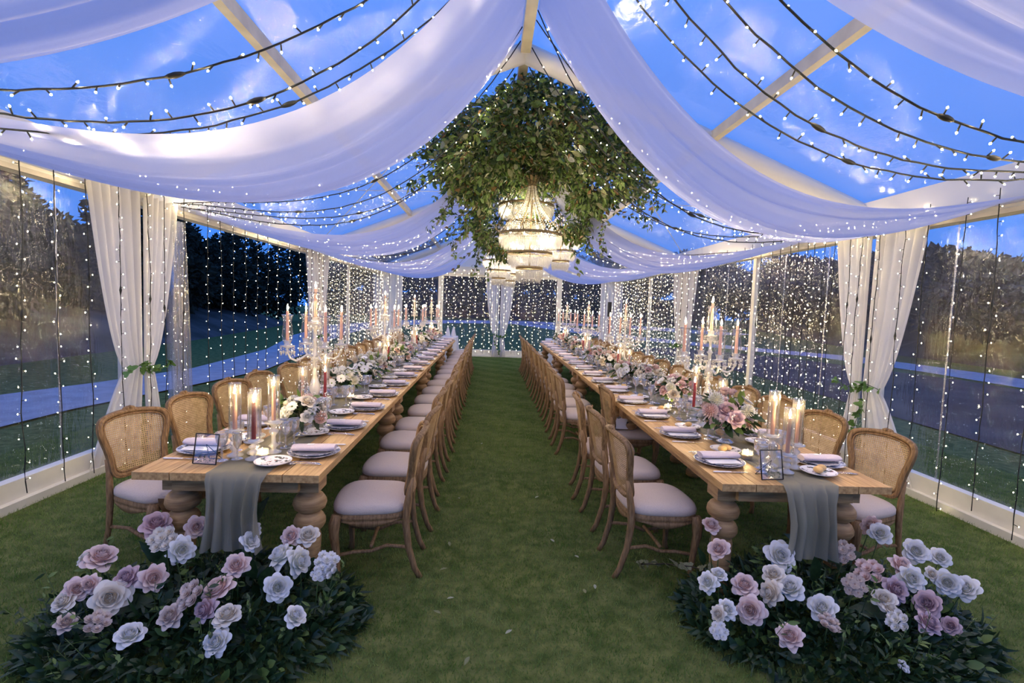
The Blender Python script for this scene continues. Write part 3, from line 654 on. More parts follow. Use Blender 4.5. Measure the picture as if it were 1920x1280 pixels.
b = MB(); b.box((0, 0, 0), (.20, .105, .0015)); me_card = b.mesh('menu_card', m_card, False)
b = MB(); b.box((0, .048, .0012), (.20, .010, .001)); me_cardg = b.mesh('gold_band', m_gold, False)
def fork_mesh():
    b = MB()
    b.tube([(0, -.10, .004), (0, -.085, .006), (0, -.04, .009), (0, .0, .010), (0, .03, .012), (0, .045, .010)], [.006, .007, .0045, .003, .003, .006], 6, flat=(1, .35))
    b.tube([(0, .04, .010), (0, .055, .007), (0, .062, .007)], [.006, .011, .011], 6, flat=(1, .2))
    for t in (-1.5, -.5, .5, 1.5): b.tube([(t * .005, .06, .007), (t * .0055, .08, .007), (t * .005, .10, .011)], [.0018, .0018, .0008], 4)
    return b.mesh('fork', m_silver)
me_fork = fork_mesh()
b = MB(); b.tube([(0, -.12, .006), (0, -.11, .006), (0, -.02, .006), (0, -.01, .006)], [.006, .009, .0075, .006], 6, flat=(1, .55), mi=1); b.tube([(0, -.012, .006), (.001, .02, .006), (.002, .08, .005), (-.003, .11, .004)], [.006, .009, .009, .001], 4, flat=(1, .15), mi=0); me_knife = b.mesh('knife', [m_silver, m_card])
def goblet(name, R_, H, bowl, stemr=.004):
    base = MB(); base.lathe([(0, .004), (.012, .006), (.028, .003), (.033, .001), (.033, 0)], 18)
    stem = MB(); s0 = H - bowl; stem.lathe([(.010, .005), (stemr, .015), (stemr, s0 * .45), (.008, s0 * .55), (stemr, s0 * .65), (stemr + .001, s0), (.009, s0 + .004)], 10)
    bo = MB(); bo.lathe([(.006, s0), (R_ * .55, s0 + bowl * .12), (R_ * .88, s0 + bowl * .35), (R_, s0 + bowl * .62), (R_ * .98, H - .002), (R_ * .96, H), (R_ * .94, H - .003), (R_ * .95, s0 + bowl * .62), (R_ * .5, s0 + bowl * .14)], 16)
    return [('foot', base.mesh('foot', m_goblet)), ('stem', stem.mesh('stem', m_goblet)), ('bowl', bo.mesh('bowl', m_goblet))]
GB = [goblet('water_goblet', .040, .175, .095), goblet('wine_glass', .034, .165, .085), goblet('champagne_glass', .026, .160, .10)]
GNM = ['water_goblet', 'wine_glass', 'slim_wine_glass']; GLB = ['broad clear water goblet', 'clear stemmed wine glass', 'slim clear wine glass']
b = MB(); b.sphere((0, 0, .019), .030, 14, 8, sc_=(1.35, .9, .62)); me_roll = b.mesh('bread_roll', m_bread)
PHR = {'LA': 'aisle side of left table', 'LW': 'wall side of left table', 'RA': 'aisle side of right table', 'RW': 'wall side of right table'}
SX = {'LA': TX['L'] + TW / 2 - .160, 'LW': TX['L'] - TW / 2 + .160, 'RA': TX['R'] - TW / 2 + .160, 'RW': TX['R'] + TW / 2 - .160}
CANY = (4.07, 6.74, 9.41, 12.09); CDY = (4.12, 6.80, 9.41, 12.09)
FLY = {'L': (3.52, 4.95, 5.75, 6.25, 7.55, 8.35, 10.2, 11.1, 12.8), 'R': (3.60, 4.92, 6.02, 6.35, 7.7, 8.5, 10.2, 11.1, 12.8)}
END = {'L': ((-1.475, 3.02), (-1.385, 3.08), (-1.34, 2.96), (-1.285, 3.10)), 'R': ((1.775, 3.06), (1.80, 2.93), (1.905, 3.02))}
OBS = {'L': [], 'R': []}
for sd in 'LR':
    OBS[sd] += [(TX[sd], y, .10) for y in CDY] + [(TX[sd], y, .17) for y in FLY[sd]] + [(x, y, .06) for x, y in END[sd]]
    for yc in CANY: OBS[sd] += [(TX[sd] + dx, yc + dy, .06) for dx, dy in ((0, .24), (0, -.22), (0, .37))]
def setting(key, k, y, near):
    a = ROT[key]; ca, sa = math.cos(a), math.sin(a); x0 = SX[key]; wh = f"{ORD[k]} from near end, {PHR[key]}"
    def W(px, py, z=TH):
        X = x0 + px * ca - py * sa
        return (X, y + px * sa + py * ca, z + (.0125 if abs(X - TX[key[0]]) < .26 and z < TH + .02 else 0))
    j = lambda q: U(-q, q)
    def put(name, me, lab, cat, px, py, z, rz=0.0, grp=None): return tag(obj(name, me, None, W(px, py, z), a + rz), lab + ', ' + wh, cat, (grp or name.replace('_', ' ') + 's') + ' on the banquet tables')
    z = TH + .001
    put('dinner_plate', me_plate, 'blue-rimmed dinner plate', 'plate', 0, 0, z)
    put('salad_plate', me_splate, 'smaller rimmed plate on dinner plate', 'plate', .004, .004, z + .008)
    c = put('menu_card', me_card, 'white menu card under napkin', 'card', -.045 * (-1), j(.008), z + .0255, j(.05) + PI / 2); obj('gold_band', me_cardg, c)
    n = put('napkin_roll', me_nap, 'folded pale pink napkin', 'napkin', -.022, j(.01), z + .028, j(.07) + PI / 2); obj('name_tag', me_tag, n)
    put('fork', me_fork, 'silver dinner fork', 'fork', -.195, -.005 + j(.01), z, j(.05), 'dinner forks')
    put('fork', me_fork, 'silver salad fork', 'fork', -.222, -.02 + j(.01), z, j(.05) + .06, 'salad forks')
    put('knife', me_knife, 'pale-handled table knife', 'knife', .195, -.01 + j(.01), z, j(.06), 'knives')
    bp = put('bread_plate', me_bplate, 'small floral bread plate', 'plate', -.235, .150, z)
    if key[0] == 'R':
        for q in range(2 if k == 0 else 1): put('bread_roll', me_roll, ('larger' if q == 0 else 'smaller') + ' golden bread roll on side plate' if k == 0 else 'golden bread roll on side plate', 'bread', -.235 + (.03 if q else -.01), .150 + (-.035 if q else .01), z + .006, U(-1, 1), 'bread rolls')
    for q, (gx, gy) in enumerate(((.080, .205), (.165, .185), (.130, .265))):
        best = None
        for t in range(40):
            cx, cy_ = gx + (0 if t == 0 else U(-.06, .09)), gy + (0 if t == 0 else U(-.03, .05)); X, Y_, _ = W(cx, cy_, z)
            dd = min(math.hypot(X - o[0], Y_ - o[1]) - o[2] for o in OBS[key[0]]) - .042
            if math.hypot(cx, cy_) < .20: dd = min(dd, math.hypot(cx, cy_) - .20)
            if best is None or dd > best[0]: best = (dd, cx, cy_, X, Y_)
            if dd > 0: break
        OBS[key[0]].append((best[3], best[4], .040))
        r = tag(obj(GNM[q], None, None, W(best[1], best[2], z), U(0, 6)), GLB[q] + ', ' + wh, 'glass', GNM[q].replace('_', ' ') + 's on the banquet tables'); inst(GB[q], r)
for k in range(16):
    y = 3.10 + .672 * k
    for key in ('LA', 'LW', 'RA', 'RW'): setting(key, k, y + (.03 if key[1] == 'A' else .06), k < 3)

# ================================================================== CANDLES
def flame_mesh():
    b = MB(); b.lathe([(0, 0), (.0045, .006), (.0065, .014), (.005, .026), (.002, .040), (0, .048)], 8); return b.mesh('flame', m_flame)
me_flame = flame_mesh()
def taper(parent, p, h, r, mt, cache={}):
    key = (round(h, 3), round(r, 4), mt.name)
    if key not in cache:
        b = MB(); b.lathe([(r, 0), (r * .98, h * .4), (r * .82, h - .004), (r * .6, h), (.001, h + .001), (.001, h + .008), (0, h + .008)], 12); cache[key] = b.mesh('candle', mt)
    c = obj('candle', cache[key], parent, p); obj('flame', me_flame, c, (0, 0, h + .004)); return c
def holder_meshes():
    out = []
    for H in (.11, .15, .19):
        b = MB(); b.lathe([(0, .0), (.045, 0), (.046, .008), (.020, .018), (.014, .03), (.030, .045), (.014, .06), (.012, H * .55), (.026, H * .65), (.028, H * .72), (.013, H * .8), (.020, H * .9), (.052, H - .006), (.054, H), (.02, H - .002), (0, H - .004)], 14); out.append(b.mesh('glass_holder', m_cryst))
    return out
HM = holder_meshes(); HH = (.11, .15, .19)
b = MB(); b.lathe([(.034, 0), (.034, .27), (.035, .272), (.0335, .272), (.0328, 0)], 18); me_chim = b.mesh('glass_chimney', m_glass)
b = MB(); b.lathe([(.012, 0), (.030, .002), (.032, .012), (.012, .014)], 14); me_wax = b.mesh('drip_dish', m_card)
def candlestick(x, y, hk, mt, lab, h=.22, chim=True):
    r = thing('candlestick', lab, 'candle', (x, y, TH + .012), U(0, 6), 'taper candles in glass holders')
    obj('glass_holder', HM[hk], r); obj('drip_dish', me_wax, r, (0, 0, HH[hk] - .004)); taper(r, (0, 0, HH[hk] + .002), h, .0125, mt)
    if chim: obj('glass_chimney', me_chim, r, (0, 0, HH[hk] + .010))
P_, R_, I_ = m_pinkwax, m_redwax, m_ivwax
for (x, y, hk, mt, lab) in [(-1.475, 3.02, 1, P_, 'blush taper in glass chimney, leftmost candle at near end of left table'), (-1.385, 3.08, 0, P_, 'pale taper in glass chimney just behind the red candle, left table end'), (-1.34, 2.96, 0, R_, 'dark red taper in glass chimney at near end of left table'), (-1.285, 3.10, 2, P_, 'blush taper in tall glass chimney, rightmost of left table end cluster'),
                            (1.775, 3.06, 2, P_, 'blush taper in glass chimney, leftmost candle at near end of right table'), (1.80, 2.93, 0, P_, 'lower blush taper in glass chimney, middle of right table end cluster'), (1.905, 3.02, 1, P_, 'blush taper in glass chimney, rightmost of right table end cluster')]:
    candlestick(x, y, hk, mt, lab)
for sd in 'LR':
    nm = 'left' if sd == 'L' else 'right'
    for i, yc in enumerate((4.07, 6.74, 9.41, 12.09)):
        for q, (dx, dy, mt, cn) in enumerate(((.02 if sd == 'L' else -.03, .24, R_, 'dark red'), (0, -.22, P_, 'blush'), (-.02 if sd == 'L' else .03, .37, P_, 'pale pink'))):
            candlestick(TX[sd] + dx, yc + dy, q, mt, f"{cn} taper beside the {ORD[i]} candelabra from the near end, {nm} table", .22, mt is not R_)
# votives
b = MB(); b.lathe([(0, .0), (.030, 0), (.036, .03), (.034, .055), (.032, .055), (.032, .03), (.027, .006), (0, .006)], 14); me_vot = b.mesh('glass_cup', m_goblet)
b = MB(); b.lathe([(0, .007), (.026, .008), (.029, .028), (0, .030)], 12); me_votw = b.mesh('wax', m_ivwax)
for (x, y, lab) in [(-1.30, 2.98, 'lit votive in glass cup by the left table candles'), (-1.5, 3.30, 'lit votive in glass cup behind candles on the left table'), (1.70, 3.20, 'lit votive in glass cup behind frame on the right table'), (1.72, 4.75, 'lit votive in glass cup past the first right candelabra'), (-1.30, 4.85, 'lit votive in glass cup past the first left candelabra')]:
    r = thing('votive_candle', lab, 'candle', (x, y, TH + .012), 0, 'votive candles'); obj('glass_cup', me_vot, r); obj('wax', me_votw, r); obj('flame', me_flame, r, (0, 0, .03), None, .7)
# crystal candelabra
def candelabra_template():
    T = []
    b = MB(); b.lathe([(0, 0), (.085, 0), (.088, .012), (.06, .03), (.03, .045), (.022, .06), (0, .06)], 20); T.append(('base', b.mesh('base', m_cryst)))
    b = MB(); b.lathe([(.014, .05), (.024, .09), (.030, .10), (.018, .125), (.016, .16), (.040, .21), (.044, .24), (.030, .29), (.016, .33), (.026, .35), (.014, .37), (.013, .44), (.032, .455), (.034, .47), (.014, .49), (.013, .60), (.026, .615), (.012, .63), (.012, .70), (.03, .72), (.024, .735), (0, .735)], 12); T.append(('stem', b.mesh('stem', m_cryst)))
    spots = [(0, 0, .735)]
    for k in range(4):
        a = 2 * PI * k / 4 + .5; ca, sa = math.cos(a), math.sin(a); b = MB()
        b.tube([(ca * r, sa * r, z) for r, z in ((.015, .48), (.06, .50), (.11, .47), (.15, .455), (.19, .475), (.21, .52), (.212, .555))], .0085, 6); T.append(('arm', b.mesh('arm', m_cryst))); spots.append((ca * .212, sa * .212, .555))
    b = MB(); b.lathe([(.010, 0), (.022, .004), (.052, .016), (.056, .02), (.030, .014), (.022, .03), (.030, .055), (.027, .06), (0, .05)], 14); dish = b.mesh('drip_dish', m_cryst)
    b = MB(); b.lathe([(.026, .04), (.036, .07), (.040, .10), (.034, .16), (.029, .20), (.034, .235), (.044, .255), (.0435, .256), (.033, .234), (.0282, .20)], 16); shade = b.mesh('hurricane_shade', m_glass)
    pr = MB()
    def drops(cx, cy, cz, rad, n, ln):
        for i in range(n):
            a = 2 * PI * i / n; x, y = cx + rad * math.cos(a), cy + rad * math.sin(a); z = cz
            for q in range(ln): pr.octa((x, y, z - .008 - .014 * q), .0062, .007, .007, 0, 4)
            pr.octa((x, y, z - .012 - .014 * ln), .0095, .008, .034, 0, 4)
    for (x, y, z) in spots[1:]: drops(x, y, z + .014, .05, 8, 2)
    drops(0, 0, .735 + .014, .05, 8, 2); drops(0, 0, .46, .03, 6, 3)
    for k in range(4):      # bead swags between arms
        a0 = 2 * PI * k / 4 + .5; a1 = a0 + PI / 2
        for i in range(14):
            t = i / 13; a = a0 + (a1 - a0) * t; r = .20 - .05 * math.sin(PI * t); pr.octa((r * math.cos(a), r * math.sin(a), .55 - .11 * math.sin(PI * t)), .007, .008, .008, 0, 4)
    pm = pr.mesh('crystal_drops', m_prism, False)
    return T, spots, dish, shade, pm
CDT, CDS, CDD, CDH, CDP = candelabra_template()
for sd in 'LR':
    for i, yc in enumerate((4.12, 6.80, 9.41, 12.09)):
        r = thing('candelabra', f"five-light crystal candelabra with hurricane shades, {ORD[i]} from near end of {'left' if sd == 'L' else 'right'} table", 'candelabra', (TX[sd], yc, TH + .010), (.17 if sd == 'L' else -.57) + .12 * i, 'crystal candelabra on the tables')
        inst(CDT, r); obj('crystal_fringe', CDP, r, kind='stuff')
        for s_ in CDS:
            d = obj('drip_dish', CDD, r, s_); obj('hurricane_shade', CDH, r, s_); taper(r, (s_[0], s_[1], s_[2] + .052), .235, .0125, m_pinkwax)

# ================================================================== FLOWERS
def rose_mesh(mt, n=24, pointed=.5, open_=1.0, seed=0, cl=True):
    rr = random.Random(seed); b = MB()
    for i in range(n):
        q = i / (n - 1); a = i * 2.39996 + rr.uniform(-.2, .2); L = .66 + .22 * q; W = .34 + .50 * q ** .7
        t0 = -.02 + (.12 + .90 * open_) * q ** 1.15; curl = -.30 + (.25 + 1.55 * rr.uniform(.75, 1.15)) * max(0, q - .15) ** 1.3
        ca, sa = math.cos(a), math.sin(a); pts = []; rad = .04 + .17 * q; z = -.16 * q; NS = 5
        for s in range(NS + 1):
            t = s / NS; tl = t0 + curl * t * t
            if s: rad = max(.015, rad + math.sin(tl) * L / NS); z += math.cos(tl) * L / NS
            w_ = W * (math.sin(PI * (.2 + .56 * t)) ** .7) * (1 - pointed * q * max(0, t - .55) * 2.0)
            for e in (-1, -.5, 0, .5, 1):
                x = e * w_ * .60; d = rad - min((.30 + .25 * (1 - q)) * abs(e) ** 1.7 * w_ * .8, rad * .75); x = max(-1.25 * rad - .12 * q, min(1.25 * rad + .12 * q, x)) if q < .45 else x
                fl = .10 * q * q * t * t * (1 - abs(e)) ; zz = z - .10 * abs(e) * t * q * q + rr.uniform(-.008, .008) - fl
                pts.append((d * ca - x * sa, d * sa + x * ca, zz))
        b.add(pts, [(s * 5 + e, s * 5 + e + 1, (s + 1) * 5 + e + 1, (s + 1) * 5 + e) for s in range(NS) for e in range(4)])
    b.lathe([(0, .50), (.10, .50), (.24, .44), (.40, .30), (.52, .12), (.58, -.06), (.35, -.15)], 14)
    b.v = [(x, y, z - .45) for x, y, z in b.v]
    sc_ = 1 / max(max(abs(v[0]), abs(v[1])) for v in b.v)
    b.v = [(x * sc_, y * sc_, z * sc_) for x, y, z in b.v]
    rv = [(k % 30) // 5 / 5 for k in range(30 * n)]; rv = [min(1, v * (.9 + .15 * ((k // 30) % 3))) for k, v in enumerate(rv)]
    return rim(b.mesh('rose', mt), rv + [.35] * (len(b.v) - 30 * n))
def daisy_mesh(mt, n=11, core=m_fcore, seed=0):
    rr = random.Random(seed); b = MB()
    for lay in range(2):
        for i in range(n):
            a = 2 * PI * (i + lay * .5) / n + rr.uniform(-.1, .1); ca, sa = math.cos(a), math.sin(a); pts = []
            for t, w_ in ((.1, .05), (.4, .2), (.75, .24), (1, .06)):
                z = .05 + .22 * t * t + .08 * lay
                for e in (-1, 0, 1): x = e * w_; d = t * (1 - .15 * lay); pts.append((d * ca - x * sa, d * sa + x * ca, z + .05 * abs(e)))
            b.add(pts, [(s * 3 + e, s * 3 + e + 1, (s + 1) * 3 + e + 1, (s + 1) * 3 + e) for s in range(3) for e in range(2)])
    b.sphere((0, 0, .12), .2, 10, 6, 1, (1, 1, .6)); return rim(b.mesh('anemone', [mt, core]), .95)
def pom_mesh(mt, n=110, seed=0):
    rr = random.Random(seed); b = MB()
    for i in range(n):
        ph = math.acos(1 - 1.75 * (i + .5) / n); a = i * 2.39996; d = Vector((math.sin(ph) * math.cos(a), math.sin(ph) * math.sin(a), math.cos(ph)))
        s = Vector((-math.sin(a), math.cos(a), 0)); u = d.cross(s); w_ = .13; c = d * .55; t = d * (1.0 + rr.uniform(-.05, .05)); m = d * .85 + u * .02
        b.add([c - s * w_ * .4, c + s * w_ * .4, m + s * w_ - u * .05, t + u * .06, m - s * w_ - u * .05], [(0, 1, 2, 3, 4)])
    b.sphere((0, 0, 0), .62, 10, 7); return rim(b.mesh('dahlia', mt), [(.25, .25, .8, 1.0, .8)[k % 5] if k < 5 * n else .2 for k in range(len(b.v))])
def cluster_mesh(mt, seed=0):
    rr = random.Random(seed); b = MB()
    for k in range(7):
        c = Vector((0, 0, .35)) if k == 0 else Vector((.62 * math.cos(k * 1.047), .62 * math.sin(k * 1.047), rr.uniform(-.15, .2)))
        for lay in range(3):
            for i in range(5):
                a = 2 * PI * (i + lay * .5) / 5 + rr.random() * .3; ca, sa = math.cos(a), math.sin(a); R0 = .40 - .11 * lay; pts = []
                for t, w_ in ((.05, .06), (.6, .26), (1, .16)):
                    for e in (-1, 0, 1): x = e * w_ * R0 * 2.2; d = t * R0; pts.append(c + Vector((d * ca - x * sa, d * sa + x * ca, .1 * lay + .22 * t * t + .04 * abs(e))))
                b.add(pts, [(s * 3 + e, s * 3 + e + 1, (s + 1) * 3 + e + 1, (s + 1) * 3 + e) for s in range(2) for e in range(2)])
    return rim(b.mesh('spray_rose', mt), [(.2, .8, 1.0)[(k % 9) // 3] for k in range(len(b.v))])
FL = {}
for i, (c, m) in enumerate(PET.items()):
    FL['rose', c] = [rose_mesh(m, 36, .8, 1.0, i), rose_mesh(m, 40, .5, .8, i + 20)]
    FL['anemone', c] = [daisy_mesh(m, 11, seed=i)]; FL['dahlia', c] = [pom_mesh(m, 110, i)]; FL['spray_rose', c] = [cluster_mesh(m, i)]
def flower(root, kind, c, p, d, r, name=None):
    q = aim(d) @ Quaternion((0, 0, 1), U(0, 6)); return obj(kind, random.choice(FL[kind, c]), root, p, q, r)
# low arrangements along the tables
def bowl_mesh():
    b = MB(); b.lathe([(0, 0), (.045, 0), (.048, .008), (.022, .02), (.022, .03), (.06, .05), (.075, .085), (.072, .12), (.070, .12), (.073, .085), (.055, .052), (0, .045)], 18); return b.mesh('glass_bowl', m_goblet)
me_bowl = bowl_mesh()
def greens(seed):
    random.seed(seed); b = MB()
    for i in range(110):
        a = U(0, 2 * PI); e = U(-.35, .9); d = Vector((math.cos(a) * math.cos(e), math.sin(a) * math.cos(e), math.sin(e)))
        put_leaf(b, Vector((0, 0, .13)) + d * U(.02, .13), (d + Vector((U(-.6, .6), U(-.6, .6), U(-.5, .3)))).normalized(), U(.05, .10), U(.02, .045), 'oval', 0 if R() < .7 else 1, U(-1, 1))
    for i in range(22):   # fine filler buds on thin stems
        a = U(0, 2 * PI); e = U(.1, 1.3); d = Vector((math.cos(a) * math.cos(e), math.sin(a) * math.cos(e), math.sin(e))); p = Vector((0, 0, .1)); q = p + d * U(.2, .30)
        b.tube([p, p.lerp(q, .6) + Vector((0, 0, .01)), q], .0012, 3, 2)
        for k in range(3): b.octa(q + Vector((U(-.015, .015), U(-.015, .015), U(-.015, .015))), .006, .007, .007, 3, 4)
    return rim(b.mesh('greenery', [m_leafd, m_leafm, m_stem, PET['white']]), 1.0)
GR = [greens(31 + k) for k in range(3)]
random.seed(5)
def centrepiece(x, y, lab, n=15, S=1.0, mix=None):
    root = thing('flower_arrangement', lab, 'flowers', (x, y, TH + .012), U(0, 6), 'flower arrangements on the tables', S)
    obj('glass_bowl', me_bowl, root); obj('greenery', random.choice(GR), root, kind='stuff')
    cols = mix or ['white', 'white', 'white', 'cream', 'blush', 'blush', 'white', 'pink']
    for i in range(n):
        ph = math.acos(1 - 1.05 * (i + .5) / n); a = i * 2.39996 + U(-.2, .2); d = Vector((math.sin(ph) * math.cos(a), math.sin(ph) * math.sin(a), math.cos(ph) * .9))
        kd = random.choice(('rose', 'rose', 'rose', 'spray_rose', 'dahlia', 'anemone')); c = random.choice(cols)
        if kd == 'anemone': c = 'white'
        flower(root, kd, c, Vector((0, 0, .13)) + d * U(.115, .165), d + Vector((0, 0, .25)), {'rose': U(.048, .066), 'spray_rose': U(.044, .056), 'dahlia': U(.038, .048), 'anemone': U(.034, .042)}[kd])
for sd, ys in FLY.items():
    for i, y in enumerate(ys):
        x = TX[sd] + U(-.05, .05) + (.10 if (sd == 'L' and i == 0) else -.06 if (sd == 'R' and i == 0) else 0)
        if sd == 'R' and i == 2: x += .10
        if sd == 'R' and i == 3: x -= .10
        centrepiece(x, y, f"low white and blush flower arrangement, {ORD[i]} from near end of {'left' if sd == 'L' else 'right'} table", 21, 1.15 if i else (1.05 if sd == 'L' else 1.32), ['white', 'white', 'cream', 'white', 'blush'] if sd == 'L' and i < 2 else ['white', 'blush', 'pink', 'blush', 'white'] if sd == 'R' and i < 1 else None)

# ------------------------------------------------------------------ ground flower beds at the table ends
def unproj(px, py, Z):
    r = r2 * ((px - 960) / F) + d2 * ((py - 640) / F) + fwd; s = (Z - CH) / r.z; return Vector((0, 0, CH)) + r * s
big = [leaf_mesh('magnolia_leaf', 1, .42, 'oval', m_leafd, .18), leaf_mesh('magnolia_leaf', 1, .36, 'lance', m_leafd, .30)]
big_b = leaf_mesh('bronze_leaf', 1, .40, 'oval', m_leafb, .15)
def bed(lab, roses, ctr, rx, ry, leaves, seed, xr):
    random.seed(seed); root = thing('ground_flower_bed', lab, 'flowers', (ctr[0], ctr[1], 0)); C = Vector((ctr[0], ctr[1], 0))
    def top(x, y): # mound height
        q = (x / rx) ** 2 + (y / ry) ** 2; return max(0, 1 - q) ** .7 * (.20 + .10 * y / ry) + .02
    b = MB()
    for i in range(3000):
        a = U(0, 2 * PI); r = R() ** .5 * 1.0; x, y = rx * r * math.cos(a), ry * r * math.sin(a); h = top(x, y); z = U(.0, 1) ** .5 * h
        d = Vector((x / rx * .9 + U(-.7, .7), y / ry * .9 + U(-.9, .5), U(-.15, .9))).normalized()
        k = R()
        if k < .55: put_leaf(b, (x, y, z), d, U(.05, .10), U(.018, .035), 'lance', 0, U(-1, 1))
        elif k < .85: put_leaf(b, (x, y, z), d, U(.04, .08), U(.025, .045), 'oval', 0 if R() < .75 else 1, U(-1, 1))
        else: put_leaf(b, (x, y, z), d, U(.08, .13), U(.012, .02), 'lance', 0, U(-1, 1), .4)
    for i in range(60):   # airy sprigs rising from the mound
        a = U(0, 2 * PI); r = R() ** .5; x, y = rx * r * math.cos(a), ry * r * math.sin(a); h = top(x, y); p0 = Vector((x * .9, y * .9, h * .5)); d = Vector((x / rx * .5 + U(-.3, .3), y / ry * .5 + U(-.4, .3), 1)).normalized(); p1 = p0 + d * U(.16, .34)
        b.tube([p0, p0.lerp(p1, .5) + Vector((U(-.02, .02), U(-.02, .02), 0)), p1], .0016, 3, 2)
        for k in range(9):
            p = p0.lerp(p1, .3 + .08 * k); put_leaf(b, p, Vector((U(-1, 1), U(-1, 1), U(-.2, .8))).normalized(), U(.025, .055), U(.01, .022), 'lance', 0 if R() < .6 else 1, U(-1, 1), .2, False)
    obj('greenery', b.mesh('greenery', [m_leafd, m_leafm, m_stem]), root, kind='stuff')
    st = MB()
    for (px, py, kd, c, r) in roses:
        Z = max(.10, min(.47, .14 + (1225 - py) / 250 * .36)); P = unproj(px, py, Z); L = P - C
        tow = (Vector((0, 0, CH)) - P).normalized(); d = (tow * .55 + Vector((U(-.6, .6), U(-.3, .2), U(-.05, .7)))).normalized()
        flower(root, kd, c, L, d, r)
        st.tube([(L.x * .9, L.y * .9 + .05, .0), (L.x * .97, L.y + .03, L.z * .6), L - d * .02], .003, 5)
    obj('stem_tangle', st.mesh('stem_tangle', m_stem), root, kind='stuff')
    for (px, py, dx, dz, Lf, br) in leaves:
        Z = max(.05, .08 + (1225 - py) / 250 * .30); P = unproj(px, py, Z) - C; d = Vector((dx, -.45, dz)).normalized()
        q = Vector((0, 1, 0)).rotation_difference(d) @ Quaternion((0, 1, 0), U(-.5, .5)); obj('bronze_leaf' if br else 'magnolia_leaf', big_b if br else random.choice(big), root, P, q, Lf)
    return root
RO, SP = 'rose', 'spray_rose'
bed('low bed of white, blush and mauve roses on grass before the left table', [(293, 977, RO, 'pink', .088), (192, 1037, RO, 'blush', .085), (160, 1040, RO, 'cream', .05), (342, 1030, RO, 'white', .075), (370, 987, RO, 'blush', .065), (397, 975, RO, 'blush', .055), (307, 1012, SP, 'cream', .07), (470, 990, RO, 'white', .062), (472, 1012, RO, 'white', .06), (543, 1003, RO, 'blush', .062), (577, 1000, RO, 'cream', .066),
     (522, 1035, RO, 'white', .078), (567, 1050, RO, 'white', .080), (613, 1055, SP, 'white', .062), (597, 1077, SP, 'white', .04), (620, 1070, SP, 'white', .045), (442, 1057, RO, 'blush', .072), (403, 1097, RO, 'blush', .082), (522, 1100, RO, 'white', .074), (233, 1080, RO, 'mauve', .068), (290, 1083, RO, 'blush', .074), (205, 1120, RO, 'cream', .094), (143, 1103, RO, 'blush', .066), (115, 1125, RO, 'cream', .06), (165, 1095, RO, 'blush', .05),
     (360, 1117, SP, 'beige', .07), (378, 1143, RO, 'mauve', .062), (425, 1147, RO, 'cream', .070), (315, 1153, RO, 'beige', .066), (242, 1185, RO, 'white', .068), (125, 1163, RO, 'beige', .052), (402, 1202, RO, 'white', .068), (557, 1150, RO, 'white', .060), (183, 1168, SP, 'beige', .055)],
    (-1.43, 2.62), .80, .55, [(345, 975, -.4, .8, .20, True), (385, 970, .5, .9, .22, True), (330, 1060, -.5, .6, .22, False), (300, 1090, .3, .9, .19, False), (290, 1125, -.9, .1, .24, False), (480, 1085, -.2, 1, .18, False), (490, 1105, .4, .9, .17, False), (470, 1150, -.2, -.6, .17, False), (560, 1060, .7, .5, .18, False), (575, 1085, .8, .2, .16, False), (520, 1190, -.5, -.6, .20, False), (480, 980, .3, .9, .2, False), (440, 1020, -.9, .3, .2, False), (535, 1160, .3, -.6, .14, False)], 51, 0)
bed('low bed of white, blush and peach roses on grass before the right table', [(1334, 980, RO, 'blush', .062), (1346, 1026, RO, 'blush', .068), (1465, 1040, RO, 'white', .092), (1630, 982, RO, 'blush', .074), (1650, 997, RO, 'white', .07), (1582, 1035, SP, 'beige', .064), (1719, 1031, RO, 'white', .076), (1764, 1043, RO, 'white', .060), (1695, 1057, RO, 'blush', .066), (1712, 1083, RO, 'white', .076), (1685, 1105, RO, 'mauve', .074), (1777, 1092, RO, 'white', .076), (1808, 1098, RO, 'white', .074),
     (1750, 1075, RO, 'cream', .042), (1631, 1073, SP, 'blush', .074), (1602, 1098, SP, 'beige', .06), (1657, 1119, RO, 'cream', .066), (1672, 1138, RO, 'cream', .045), (1736, 1129, RO, 'mauve', .074), (1747, 1164, RO, 'mauve', .068), (1781, 1171, RO, 'mauve', .05), (1396, 1092, RO, 'blush', .072), (1449, 1073, RO, 'cream', .064), (1480, 1096, RO, 'white', .078), (1439, 1109, RO, 'cream', .074), (1406, 1143, RO, 'blush', .078), (1325, 1088, RO, 'white', .06), (1348, 1073, RO, 'white', .05),
     (1365, 1140, RO, 'white', .058), (1344, 1150, RO, 'cream', .045), (1540, 1136, RO, 'white', .080), (1554, 1171, SP, 'beige', .055), (1480, 1188, RO, 'blush', .072), (1685, 1165, SP, 'white', .055), (1348, 1184, SP, 'white', .045), (1692, 1250, SP, 'white', .03)],
    (1.95, 2.68), .82, .55, [(1510, 1030, -.7, .7, .20, False), (1530, 1040, .2, 1, .22, False), (1545, 1050, .8, .5, .20, False), (1500, 1080, -.8, .4, .2, False), (1525, 1090, -.2, .9, .18, False), (1590, 1140, .9, .2, .22, False), (1600, 1160, .6, -.5, .20, False), (1560, 1165, .2, -.7, .17, False), (1440, 1250, .3, -.5, .14, False), (1450, 1240, -.4, -.3, .14, False), (1460, 1225, .8, .1, .14, False), (1320, 1060, -.3, .9, .13, False), (1340, 1110, .5, -.5, .12, False)], 52, 0)
